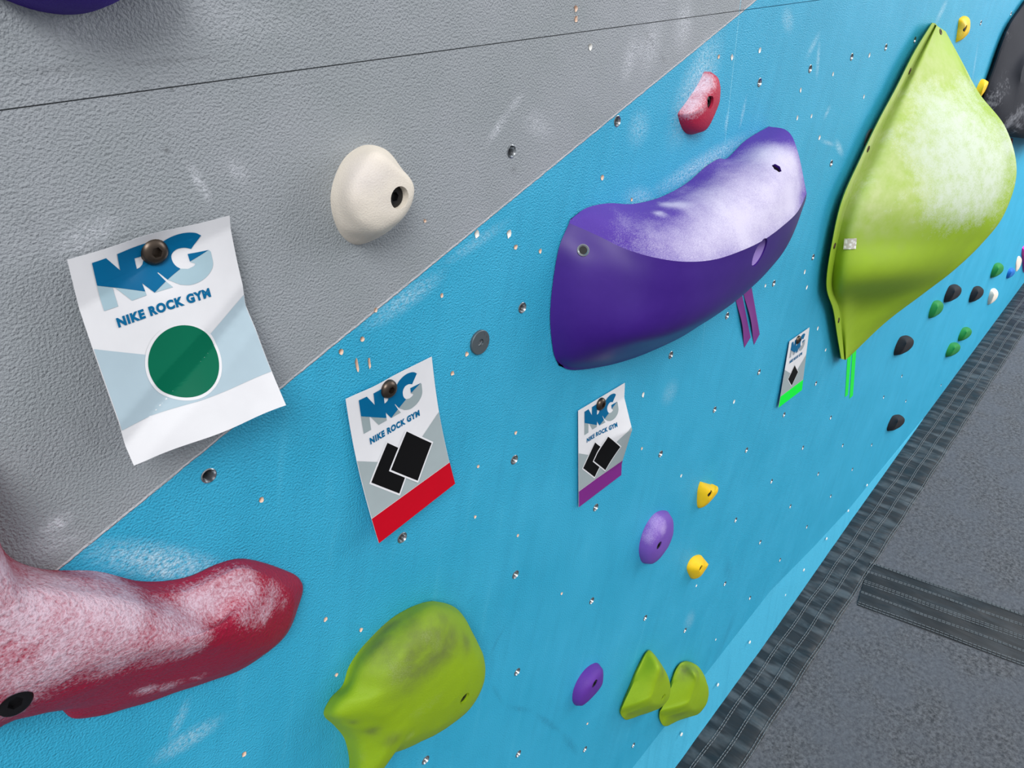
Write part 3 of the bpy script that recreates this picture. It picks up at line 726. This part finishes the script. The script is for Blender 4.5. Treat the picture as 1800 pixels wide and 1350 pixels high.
# ------------------------------------------------------------------ purple hold at the top left, mostly out of frame
M_purp = hold_mat('deep_purple_urethane', (62, 38, 140), (190, 180, 220), 0.75, 900, 0.0005, 0.5)
make_hold('climbing_hold', dome([(-40, -60), (60, -130), (200, -140), (290, -90), (275, -30), (218, -4), (170, 18), (120, 25), (70, 20), (20, 4), (-30, -20)], 0.045, (140, -60), 0.35), M_purp,
          'deep purple climbing hold cut off by the top left edge of the photo', 'climbing hold')

# ------------------------------------------------------------------ large lime hold, bottom middle
M_lime = hold_mat('lime_urethane', (136, 168, 16), (178, 190, 132), 0.6, 800, 0.0005, 0.5, dirt=(96, 108, 56), spec=0.35, fine=1000)
spec = [(0.0, [(750, 1058), (790, 1066), (806, 1096), (810, 1140), (800, 1185), (770, 1230), (728, 1262), (690, 1290), (655, 1320), (640, 1370), (612, 1375), (614, 1340), (606, 1300), (588, 1276), (569, 1256), (580, 1228), (602, 1204), (615, 1168), (645, 1128), (695, 1082)]),
        (0.006, [(754, 1058), (800, 1068), (818, 1098), (824, 1142), (815, 1190), (785, 1240), (742, 1275), (700, 1304), (662, 1330), (645, 1378), (617, 1385), (618, 1342), (612, 1300), (592, 1275), (574, 1256), (585, 1228), (608, 1204), (622, 1168), (652, 1129), (702, 1083)]),
        (0.024, [(760, 1066), (806, 1078), (829, 1108), (842, 1148), (836, 1196), (806, 1250), (760, 1288), (712, 1315), (672, 1335), (652, 1378), (630, 1385), (634, 1335), (630, 1298), (610, 1275), (592, 1258), (600, 1234), (622, 1208), (638, 1172), (668, 1135), (715, 1092)]),
        (0.038, [(764, 1084), (800, 1092), (828, 1118), (850, 1154), (850, 1198), (824, 1248), (778, 1284), (732, 1306), (694, 1322), (675, 1350), (660, 1352), (662, 1318), (658, 1290), (642, 1270), (628, 1254), (632, 1234), (648, 1212), (660, 1182), (684, 1150), (722, 1108)]),
        (0.050, [(764, 1112), (790, 1116), (818, 1134), (842, 1162), (848, 1196), (828, 1236), (790, 1266), (752, 1284), (722, 1294), (706, 1302), (696, 1300), (694, 1286), (688, 1270), (678, 1256), (670, 1242), (672, 1226), (680, 1208), (690, 1184), (706, 1160), (732, 1130)]),
        (0.057, [(768, 1145), (784, 1147), (802, 1158), (818, 1176), (822, 1196), (810, 1220), (788, 1238), (768, 1246), (752, 1250), (742, 1250), (736, 1246), (730, 1238), (726, 1230), (722, 1220), (720, 1210), (720, 1200), (724, 1190), (730, 1178), (740, 1164), (752, 1152)])]
make_hold('climbing_hold', rings(spec, 120, 6), M_lime, 'large lime green fish-shaped climbing hold at the bottom middle', 'climbing hold',
          bores=[(817, 1228, 0.0085, 0.0075)], chalk=[(700, 1180, .03, .45), (740, 1250, .03, .35), (720, 1295, .012, .6), (750, 1120, .015, .4), (770, 1130, .02, .4), (640, 1330, .015, .4)],
          dirt=[(750, 1130, .040, .95), (790, 1120, .03, .9), (720, 1175, .035, .9), (660, 1140, .03, .7), (760, 1180, .03, .8), (690, 1100, .03, .7), (820, 1130, .015, .8), (655, 1285, .012, .8), (690, 1300, .012, .7), (670, 1080, .02, .5), (620, 1270, .008, .6)], rough=(0.0006, 60), angle=70)

# ------------------------------------------------------------------ small holds
M_red = hold_mat('red_urethane', (176, 34, 66), (236, 214, 228), 0.6, 420, 0.0008, 0.95)
make_hold('climbing_hold', dome([(1241, 127), (1254, 130), (1261, 146), (1262, 170), (1256, 190), (1244, 212), (1228, 232), (1210, 236), (1199, 226), (1192, 205), (1193, 197), (1204, 182), (1218, 162), (1229, 144)], 28, (1247, 180), 0.75, power=2.2, flat=0.12), M_red,
          'small crimson pill-shaped hold, chalky, on the upper blue wall', 'climbing hold', bores=[(1249, 180, 0.0085, 0.007)],
          chalk=[(1215, 180, .02, .95), (1225, 160, .018, .9), (1240, 140, .02, .8), (1205, 195, .012, .9), (1225, 190, .018, .4), (1248, 150, .012, .5)], rough=(0.0005, 80))
M_mauve = hold_mat('mauve_urethane', (112, 78, 172), (186, 168, 220), 0.65, 700, 0.0004, 0.9)
make_hold('climbing_hold', dome([(1164, 897), (1176, 902), (1181, 925), (1178, 945), (1168, 965), (1150, 985), (1135, 991), (1126, 984), (1123, 965), (1128, 940), (1138, 918), (1150, 903)], 24, (1158, 958), 0.7, power=2.0, flat=0.12), M_mauve,
          'chalky mauve purple oval hold right of the purple-striped card', 'climbing hold', bores=[(1159, 959, 0.0085, 0.005)],
          chalk=[(1155, 915, .03, .6), (1140, 945, .02, .5), (1165, 930, .02, .5)], rough=(0.0004, 60))
M_pur2 = hold_mat('purple_urethane', (92, 48, 150), (150, 130, 190), 0.6, 700, 0.0004, 0.4)
make_hold('climbing_hold', dome([(1047, 1165), (1054, 1170), (1057, 1188), (1056, 1200), (1048, 1213), (1035, 1226), (1020, 1238), (1012, 1240), (1006, 1230), (1008, 1212), (1018, 1190), (1032, 1173)], 22, (1044, 1202), 0.8, flat=0.12), M_pur2,
          'plain dark purple oval hold between the lime holds at the bottom', 'climbing hold', bores=[(1046, 1202, 0.0085, 0.005)], rough=(0.0004, 60))
M_yel = hold_mat('yellow_urethane', (240, 196, 28), (250, 235, 180), 0.6, 500, 0.0004, 0.6)
make_hold('climbing_hold', dome([(1230, 848), (1233, 847), (1250, 852), (1261, 855), (1262, 864), (1255, 874), (1243, 886), (1231, 893), (1226, 891), (1225, 880), (1226, 862)], 18, (1249, 868), 0.9, power=1.3, flat=0.3), M_yel,
          'larger wedge-shaped yellow hold right of the purple-striped card', 'climbing hold', bores=[(1249, 868, 0.0075, 0.005)], rough=(0.0003, 60))
make_hold('climbing_hold', dome([(1227, 975), (1233, 977), (1244, 990), (1245, 993), (1240, 1002), (1230, 1014), (1219, 1018), (1212, 1013), (1207, 999), (1212, 985), (1219, 978)], 17, (1232, 999), 0.9, power=1.3, flat=0.3), M_yel,
          'small blocky yellow hold below the chalky mauve hold', 'climbing hold', bores=[(1232, 999, 0.0072, 0.005)], rough=(0.0003, 60))
make_hold('climbing_hold', dome([(1688, 31), (1697, 28), (1704, 33), (1705, 46), (1702, 58), (1692, 68), (1681, 74), (1680, 72), (1683, 52), (1685, 36)], 12, (1698, 50), 0.9, power=1.5, flat=0.2), M_yel,
          'yellow wedge hold with a bolt hole right of the green volume tip', 'climbing hold', bores=[(1698, 50, 0.008, 0.005)], chalk=[(1690, 58, .02, .5), (1696, 42, .02, .5)], rough=(0.0003, 60))
make_hold('climbing_hold', dome([(1727, 139), (1735, 142), (1737, 146), (1728, 162), (1714, 178), (1712, 176), (1714, 162), (1720, 147)], 12, (1728, 155), 0.9, power=1.6, flat=0.2), M_yel,
          'yellow wedge hold at the edge of the black volume', 'climbing hold', rough=(0.0003, 60))
# lime pair
L1 = [(0.0, [(1139, 1143), (1150, 1158), (1156, 1185), (1152, 1215), (1138, 1245), (1118, 1255), (1102, 1262), (1094, 1258), (1089, 1250), (1092, 1240), (1105, 1208), (1120, 1172)]),
      (0.006, [(1140, 1143), (1154, 1160), (1164, 1188), (1160, 1218), (1146, 1248), (1124, 1258), (1103, 1265), (1096, 1262), (1091, 1253), (1094, 1242), (1107, 1210), (1122, 1174)]),
      ([.012, .028, .036, .038, .034, .026, .014, .006, .006, .008, .010, .010], [(1142, 1146), (1160, 1164), (1176, 1195), (1174, 1228), (1158, 1246), (1134, 1251), (1108, 1254), (1097, 1254), (1092, 1248), (1096, 1238), (1110, 1208), (1126, 1174)]),
      (0.044, [(1158, 1172), (1168, 1182), (1178, 1204), (1176, 1226), (1164, 1238), (1152, 1241), (1142, 1240), (1138, 1236), (1137, 1230), (1140, 1222), (1146, 1206), (1152, 1186)]),
      (0.048, [(1162, 1198), (1168, 1200), (1173, 1210), (1171, 1221), (1165, 1228), (1158, 1230), (1153, 1228), (1151, 1225), (1150, 1221), (1152, 1216), (1155, 1209), (1158, 1203)])]
make_hold('climbing_hold', rings(L1, 72, 5, (2,)), M_lime, 'left one of the two matching lime green fin-shaped holds near the mat', 'climbing hold', bores=[(1166, 1226, 0.0085, 0.007)], chalk=[(1150, 1235, .03, .3)],
          dirt=[(1145, 1255, .03, .6), (1110, 1255, .02, .7), (1165, 1180, .02, .6)], group='lime pair of holds', rough=(0.0004, 50))
L2 = [(0.0, [(1200, 1163), (1216, 1166), (1226, 1190), (1222, 1222), (1206, 1252), (1188, 1264), (1172, 1272), (1163, 1268), (1158, 1256), (1162, 1244), (1174, 1212), (1186, 1178)]),
      (0.006, [(1202, 1163), (1222, 1168), (1233, 1192), (1229, 1226), (1214, 1256), (1192, 1267), (1172, 1276), (1164, 1273), (1159, 1260), (1163, 1247), (1176, 1214), (1188, 1178)]),
      ([.012, .028, .036, .038, .034, .026, .014, .006, .006, .008, .010, .010], [(1206, 1165), (1228, 1172), (1243, 1202), (1241, 1236), (1226, 1256), (1200, 1260), (1176, 1260), (1166, 1260), (1160, 1252), (1165, 1242), (1179, 1210), (1193, 1178)]),
      (0.046, [(1222, 1185), (1232, 1190), (1245, 1210), (1243, 1234), (1232, 1247), (1220, 1250), (1210, 1249), (1206, 1245), (1204, 1239), (1208, 1229), (1214, 1211), (1219, 1196)]),
      (0.050, [(1226, 1206), (1232, 1208), (1238, 1218), (1237, 1228), (1231, 1236), (1224, 1238), (1220, 1236), (1218, 1232), (1217, 1228), (1219, 1222), (1222, 1216), (1224, 1210)])]
make_hold('climbing_hold', rings(L2, 72, 5, (2,)), M_lime, 'right one of the two matching lime green fin-shaped holds, closest to the mat', 'climbing hold', chalk=[(1222, 1245, .03, .3)],
          dirt=[(1205, 1180, .025, .9), (1190, 1258, .03, .6), (1225, 1180, .02, .6)], group='lime pair of holds', rough=(0.0004, 50))
# far footholds
M_blk = hold_mat('black_urethane', (30, 31, 36), (120, 120, 125), 0.75, 500, 0.0004, 0.3)
M_grn = hold_mat('green_urethane', (36, 132, 62), (150, 190, 160), 0.6, 500, 0.0004, 0.3)
M_blu = hold_mat('blue_urethane', (38, 112, 196), (160, 190, 220), 0.6, 500, 0.0004, 0.3)
M_pnk = hold_mat('pink_urethane', (240, 50, 175), (245, 180, 220), 0.5, 500, 0.0004, 0.3)
def seed(x, y, w, h, top=0.35):   # teardrop footprint: point low left, round top right
    pts = [(0.0, 1.0), (0.06, 0.62), (0.26, 0.16), (0.42, 0.02), (0.72, 0.0), (0.95, 0.16), (1.0, 0.36), (0.9, 0.58), (0.6, 0.8), (0.25, 0.95)]
    return [(x + a * w, y + b * h) for a, b in pts]
far = [(1571, 590, 35, 34, M_blk, 'black teardrop foothold right of the green tape strip'),
       (1559, 729, 31, 28, M_blk, 'black teardrop foothold closest to the mat, lowest of all'),
       (1659, 500, 31, 31, M_blk, 'black teardrop foothold just below the belly of the green volume'),
       (1703, 503, 26, 28, M_blk, 'black teardrop foothold beside the small cream foothold'),
       (1632, 528, 26, 31, M_grn, 'green teardrop foothold touching the lower left of a black foothold'),
       (1684, 575, 24, 24, M_grn, 'upper green teardrop foothold of the close pair near the mat'),
       (1662, 602, 26, 25, M_grn, 'lower green teardrop foothold of the close pair near the mat'),
       (1741, 462, 23, 26, M_grn, 'green teardrop foothold highest at the right, left of the blue one'),
       (1736, 507, 18, 28, M_cream, 'small cream foothold right of the black footholds'),
       (1769, 471, 15, 18, M_blu, 'tiny blue foothold at the right edge beside the pink hold')]
for x, y, wd, ht, m, lb in far:
    t_ = on(x, y); make_hold('foothold', dome(seed(x, y, wd, ht), wd * 0.45, (x + wd * 0.62, y + ht * 0.42), 0.8, n=40, k=7), m, lb, 'foothold', rough=(0.0004, 40))
make_hold('climbing_hold', dome([(1797, 455), (1796, 440), (1800, 432), (1812, 428), (1822, 436), (1822, 460), (1812, 474), (1800, 479), (1798, 472)], 10, (1808, 452), 0.6, n=40), M_pnk, 'bright pink hold cut off by the right edge of the photo', 'climbing hold')
make_hold('foothold', dome([(1790, 450), (1796, 455), (1795, 464), (1790, 474), (1786, 477), (1785, 472), (1786, 460)], 2.5, (1792, 462), 0.95, n=36), M_cream, 'cream foothold overlapping the pink hold at the right edge', 'foothold')

# ------------------------------------------------------------------ black volume at the far right
M_bv = hold_mat('black_fibreglass', (40, 42, 50), (150, 152, 160), 0.8, 60, 0.0003, 0.8, spec=0.2, fine=120)
K0 = [(1850, -60, 0), (1815, -20, 0), (1790, 14, 0), (1772, 40, 0), (1756, 76, 0), (1743, 114, 0), (1731, 148, 0), (1719, 188, 0), (1712, 215, 0), (1722, 232, 0)]
K1 = [(1856, -55, .03), (1820, -15, .03), (1795, 20, .03), (1777, 48, .03), (1762, 84, .03), (1749, 122, .03), (1737, 156, .03), (1726, 194, .03), (1722, 218, .03), (1735, 236, .03)]
K2 = [(1862, -40, .03), (1834, 5, .035), (1812, 45, .035), (1796, 78, .038), (1782, 110, .04), (1770, 145, .045), (1760, 176, .05), (1754, 206, .05), (1752, 226, .045), (1760, 239, .03)]
K3 = [(1880, -20, .04), (1855, 25, .05), (1835, 65, .055), (1812, 90, .06), (1797, 122, .065), (1792, 155, .07), (1788, 185, .072), (1784, 212, .072), (1784, 230, .065), (1798, 243, .06)]
K4 = [on(x + 40, y + 6, h + .01) for x, y, h in K3]
K5 = [Vector((p.x + .35, 0, p.z)) for p in K4]
K1 = [(x, y, .018) for x, y, h in K1]
rows = grid([K0, K1, K2, K3, K4, K5], 60, (3,), 5)
bm_ = mesh(*skin(rows[:-1], False, wrap=True), True, 35)
paint_attr(bm_, [(1745, 180, .05, .45), (1766, 150, .05, .3), (1765, 225, .05, .8), (1775, 215, .05, .7), (1794, 200, .05, .6), (1790, 225, .05, .7), (1770, 60, .03, .3)], 'chalk')
bv = empty('climbing_volume', (on(1760, 150).x, 0, on(1760, 150).z)); tag(bv, 'charcoal black climbing volume behind the green one at the far right edge', 'climbing volume')
reparent(link('shell', bm_, mat=M_bv), bv)
tp = [on(1772, 243), on(1780, 243), on(1779, 262), on(1772, 262)]
V = [p + Vector((0, -0.001, 0)) for p in tp] + [p + Vector((0, -0.0002, 0)) for p in tp]
tag(link('tape_strip', mesh(V, [(0, 1, 2, 3), (4, 7, 6, 5), (0, 4, 5, 1), (1, 5, 6, 2), (2, 6, 7, 3), (3, 7, 4, 0)], False), mat=plain('dark_red_tape', (140, 52, 48), 0.6)), 'short dark red tape strip under the black volume', 'tape')

# ------------------------------------------------------------------ tapes
M_tpur = plain('purple_tape', (116, 38, 128), 0.35); M_tgrn = plain('green_tape', (0, 228, 58), 0.4); M_tback = plain('tape_back', (226, 222, 222), 0.7)
def tape(quad, outs, label, group, mat, curl=None):
    """thin tape with a bowed edge; quad tl,tr,br,bl in the wall's plane"""
    n = 16; V = []; F = []
    for j in range(n + 1):
        v = j / n
        for i in range(5):
            u = i / 4
            a = on(*quad[0]).lerp(on(*quad[3]), v); b = on(*quad[1]).lerp(on(*quad[2]), v); p = a.lerp(b, u)
            lift = 0.0006 + (outs * (1 - u) ** 2 * math.sin(math.pi * v) ** 2)
            if curl: p.x += curl * math.sin(math.pi * v) * (1 - u)
            V.append(Vector((p.x, -lift, p.z)))
    for j in range(n):
        for i in range(4): a = j * 5 + i; F.append((a, a + 1, a + 6, a + 5))
    m = len(V); V += [v + Vector((0, 0.0004, 0)) for v in V]; F += [tuple(reversed([i + m for i in f])) for f in F]
    return tag(link('tape_strip', mesh(V, F), mat=mat), label, 'tape', group)
tape([(1292, 522), (1303, 513), (1319, 593), (1308, 611)], 0.004, 'left one of two purple tape strips hanging below the purple volume', 'purple tape strips', M_tpur, 0.0)
tape([(1305, 510), (1320, 501), (1335, 587), (1325, 606)], 0.004, 'right one of two purple tape strips hanging below the purple volume', 'purple tape strips', M_tpur, 0.0)
tape([(1491, 600), (1498, 600), (1490, 694), (1485, 698)], 0.0, 'left one of two fluorescent green tape strips below the green volume tip', 'green tape strips', M_tgrn)
tape([(1499, 600), (1506, 600), (1499, 695), (1493, 701)], 0.0, 'right one of two fluorescent green tape strips below the green volume tip', 'green tape strips', M_tgrn)

# ------------------------------------------------------------------ cards
M_paper = {}
def paper(name, c, rough=0.4): 
    if name not in M_paper: M_paper[name] = plain(name, c, rough, spec=0.15, bump=(900, 0.00003))
    return M_paper[name]
def subdiv(tris, mx=0.045):
    out = []; st = list(tris)
    while st:
        t = st.pop(); L = [math.dist(t[i], t[(i + 1) % 3]) for i in range(3)]; k = max(range(3), key=lambda i: L[i])
        if L[k] > mx:
            m = ((t[k][0] + t[(k + 1) % 3][0]) / 2, (t[k][1] + t[(k + 1) % 3][1]) / 2)
            st.append((t[k], m, t[(k + 2) % 3])); st.append((m, t[(k + 1) % 3], t[(k + 2) % 3]))
        else: out.append(t)
    return out
def poly_tris(loops):
    vs = [[Vector((x, y, 0)) for x, y in l] for l in loops]; flat = [p for l in loops for p in l]
    return [tuple(flat[i] for i in t) for t in mg.tessellate_polygon(vs)]
def smoothline(pts, n=6):
    P = [Vector((x, y, 0)) for x, y in pts]; return [(p.x, p.y) for p in spline(P, (len(P) - 1) * n + 1)]
TEXT = {}
def text_tris(body):
    if body not in TEXT:
        c = bpy.data.curves.new('t', 'FONT'); c.body = body; c.size = 1; c.offset = 0.058; c.space_character = 1.16; c.resolution_u = 4
        o = bpy.data.objects.new('t', c); COL.objects.link(o); dg = bpy.context.evaluated_depsgraph_get(); dg.update()
        me = bpy.data.meshes.new_from_object(o.evaluated_get(dg)); me.calc_loop_triangles()
        TEXT[body] = [tuple((me.vertices[i].co.x, me.vertices[i].co.y) for i in t.vertices) for t in me.loop_triangles]
        bpy.data.objects.remove(o)
    return TEXT[body]
def fit_text(body, x0, x1, y0, y1):
    T = text_tris(body); xs = [p[0] for t in T for p in t]; ys = [p[1] for t in T for p in t]
    a, b, c, d = min(xs), max(xs), min(ys), max(ys)
    return [tuple((x0 + (p[0] - a) / (b - a) * (x1 - x0), y1 + (p[1] - c) / (d - c) * (y0 - y1)) for p in t) for t in T]
CW, CH = 1.0, 1.545
dark_part = [(.122, .068), (.205, .066), (.276, .19), (.276, .065), (.37, .062), (.47, .064), (.53, .10)] + smoothline([(.545, .12), (.58, .083), (.64, .056), (.70, .050), (.76, .066), (.797, .098)]) + \
    smoothline([(.727, .187), (.69, .168), (.645, .170), (.613, .203), (.606, .246), (.615, .285), (.635, .312)]) + [(.54, .363), (.505, .30), (.498, .30), (.527, .370), (.437, .420), (.386, .333), (.386, .392), (.122, .236)]
bowl_part = [(.385, .15), (.43, .155), (.442, .185), (.428, .216), (.407, .229), (.385, .231)]
arm_part = [(.700, .219), (.827, .222), (.700, .276)]
light_parts = [[(.122, .2375), (.207, .289), (.205, .425), (.122, .425)], [(.222, .2965), (.386, .3935), (.386, .42), (.292, .42)], [(.528, .372), (.555, .422), (.438, .422)],
               [(.638, .3125)] + smoothline([(.677, .325), (.715, .314), (.728, .299)]) + [(.701, .28), (.829, .2225)] + smoothline([(.838, .24), (.832, .34), (.79, .40), (.73, .433), (.66, .440), (.60, .418)]) + [(.541, .364)]]
def card(corners, outs, label, band, marks, bolt_at, shape, tone):
    """corners tl tr br bl; shape(u,v) -> extra distance from the wall"""
    P = [on(x, y, o) for (x, y), o in zip(corners, outs)]
    def S(u, v, lift=0.0):
        v /= CH
        p = P[0].lerp(P[1], u).lerp(P[3].lerp(P[2], u), v)
        base = -(p.y)
        return Vector((p.x, -(max(0.0008, base + shape(u, v)) + lift), p.z))
    root = empty('grade_card', tuple(S(0.5, 0.4))); tag(root, label, 'card')
    def add(name, tris, mat, lift, lb=None):
        V = []; F = []
        for t in subdiv(tris):
            o = len(V); V += [S(x, y, lift) for x, y in t]; F.append((o, o + 1, o + 2))
        me = mesh(V, F, True, 80)
        ob = link(name, me, mat=mat)
        if lb: ob['label'] = lb
        return reparent(ob, root)
    n, m = 40, 60; V = []; F = []
    for l in (0.0, -0.0004):
        for j in range(m + 1):
            for i in range(n + 1): V.append(S(i / n, j / m * CH, l))
    W_ = n + 1; o = W_ * (m + 1)
    for j in range(m):
        for i in range(n): a = j * W_ + i; F.append((a, a + 1, a + W_ + 1, a + W_)); F.append((o + a, o + a + W_, o + a + W_ + 1, o + a + 1))
    for i in range(n): F.append((i, o + i, o + i + 1, i + 1)); a = m * W_ + i; F.append((a, a + 1, o + a + 1, o + a))
    for j in range(m): a = j * W_; F.append((a, a + W_, o + a + W_, o + a)); a += n; F.append((a, o + a, o + a + W_, a + W_))
    reparent(link('sheet', mesh(V, F, True, 50), mat=paper('card_white', (216, 217, 222))), root)
    g, lg, db = tone
    add('background_print', poly_tris([[(0.004, .652), (.5, .965), (.996, .652), (.996, 1.272), (0.004, 1.272)]]), paper('print_%d' % g[0], g), 0.0003)
    if band: add('colour_band', poly_tris([[(0, 1.277), (1, 1.277), (1, CH), (0, CH)]]), paper('band_%d_%d' % band[:2], band), 0.0003)
    logo = add('logo_dark', poly_tris([dark_part, bowl_part]) + poly_tris([arm_part]), paper('print_blue', db), 0.0004)
    add('logo_light', [t for l in light_parts for t in poly_tris([l])], paper('printl_%d' % lg[0], lg), 0.0003)
    add('lettering', fit_text('NIKE ROCK GYM', .17, .765, .498, .569), paper('print_blue', db), 0.0005)
    if marks == 'circle':
        c = [(.46 + math.cos(a * math.pi / 48) , .95 + math.sin(a * math.pi / 48)) for a in range(96)]
        add('circle_border', poly_tris([[(.478 + (x - .46) * .238, .965 + (y - .95) * .292) for x, y in c]]), paper('card_white', (216, 217, 222)), 0.0005)
        add('green_circle', poly_tris([[(.478 + (x - .46) * .220, .965 + (y - .95) * .270) for x, y in c]]), paper('print_green', (0, 98, 72), 0.3), 0.0007)
    else:
        def dia(cx_, cy_, k, name, mat, lift): add(name, poly_tris([[(cx_, cy_ - .287 * k), (cx_ + .257 * k, cy_), (cx_, cy_ + .287 * k), (cx_ - .257 * k, cy_)]]), mat, lift)
        pb = paper('print_black', (6, 6, 8), 0.6); pw = paper('card_white', (216, 217, 222))
        if marks == 2:
            dia(.348, .935, 1.09, 'square_border', pw, .0005); dia(.348, .935, 1.0, 'black_square', pb, .0007)
            dia(.578, .935, 1.09, 'square_border', pw, .0009); dia(.578, .935, 1.0, 'black_square', pb, .0011)
        else:
            dia(.455, .955, .95, 'square_border', pw, .0005); dia(.455, .955, .86, 'black_square', pb, .0007)
    # the bolt that pins the card goes through it into the wall: a thing of its own
    b = S(bolt_at[0], bolt_at[1])
    e = empty('button_head_bolt', tuple(b)); tag(e, bolt_at[2], 'bolt')
    reparent(bolt_head(None, b + Vector((0, 0.0002, 0)), 0.0095, Vector((0, -1, 0)), 'head', True, h=0.62), e)
    V, F = place(cyl(0.0045, 0.0045, 0.0, -b.y + 0.014, 16), b); reparent(link('shank', mesh(V, F), mat=black_steel), e)
    return root
def sh1(u, v):
    a = v - (0.235 - 0.17 * u)                      # crease across the top
    o = 0.055 * max(0, -a) ** 1.0 * 0.6
    o += 0.10 * min(0, -(abs(v - (0.70 - 0.45 * (u - .2))) - .12)) * 0.0
    dx, dy = (u - .5), (v - .1) * 1.5
    r = math.hypot(dx, dy); o -= 0.010 * math.exp(-(r / .22) ** 2)      # pinched flat under the bolt
    bow = -0.012 * math.sin(math.pi * min(1, v)) * (0.3 + 0.7 * u)      # right edge bows inwards
    o += bow
    b = (v - 0.80) + 0.42 * (u - 0.25)                # soft crease running through the circle
    o -= 0.035 * max(0, -abs(b) + .12)
    o += 0.0016 * math.sin(9 * u + 3 * v) * v
    return o
card([(110, 452), (401, 378), (504, 713), (236, 819)], (.012, .012, .050, .040),
     'white route card with a large green circle bolted to the grey wall', None, 'circle', (.515, .145, 'black button-head bolt pinning the green-circle card'), sh1, ((166, 186, 198), (158, 184, 196), (0, 96, 142)))
def sh2(u, v):
    return 0.010 * v * v * (1.2 - u * .4) - 0.003 * math.sin(math.pi * v) + 0.002 * math.exp(-((u - .3) ** 2 + v ** 2) * 30)
card([(607.5, 701.5), (759, 627), (791, 845), (653, 945.5)], (.004, .003, .010, .008),
     'white route card with two black squares and a red bottom band', (180, 2, 28), 2, (.447, .10, 'black button-head bolt pinning the red-striped card'), sh2, ((152, 164, 168), (144, 158, 162), (0, 72, 124)))
def sh3(u, v):
    return 0.016 * max(0, 1 - abs(v - .45) / (.30 if v < .45 else .42)) * max(0, (u - .4) / .6) + 0.002 * v
card([(1016.5, 722), (1098.5, 673), (1090, 834), (1015.5, 890.5)], (.003, .004, .006, .003),
     'white route card with two black squares and a purple bottom band', (118, 40, 126), 2, (.455, .095, 'black button-head bolt pinning the purple-striped card'), sh3, ((150, 162, 166), (144, 156, 160), (0, 76, 126)))
card([(1388, 600), (1423, 575.5), (1408, 685), (1367, 716)], (.004, .004, .01, .006),
     'small distant white route card with one black square and a fluorescent green band', (0, 232, 60), 1, (.42, .10, 'dark bolt pinning the distant green-striped card'), lambda u, v: 0.002 * v, ((150, 158, 164), (150, 158, 164), (0, 84, 138)))

# stamped marks on the flat bolt head
bpy.data.curves.remove(cu)
r0 = 0.0105
for i, (a, b) in enumerate(((0.9, 'A'), (0.35, '2'), (-0.3, '8'))):
    T = text_tris(b); V = []; F = []
    for t in T:
        o = len(V)
        for p in t:
            V.append(Vector((r0 * math.cos(a) + (p[0] - .3) * 0.003, -0.0032, r0 * math.sin(a) + (p[1] - .35) * 0.003)))
        F.append((o, o + 1, o + 2))
    link('stamped_mark', mesh(V, F, False), wb, zinc)
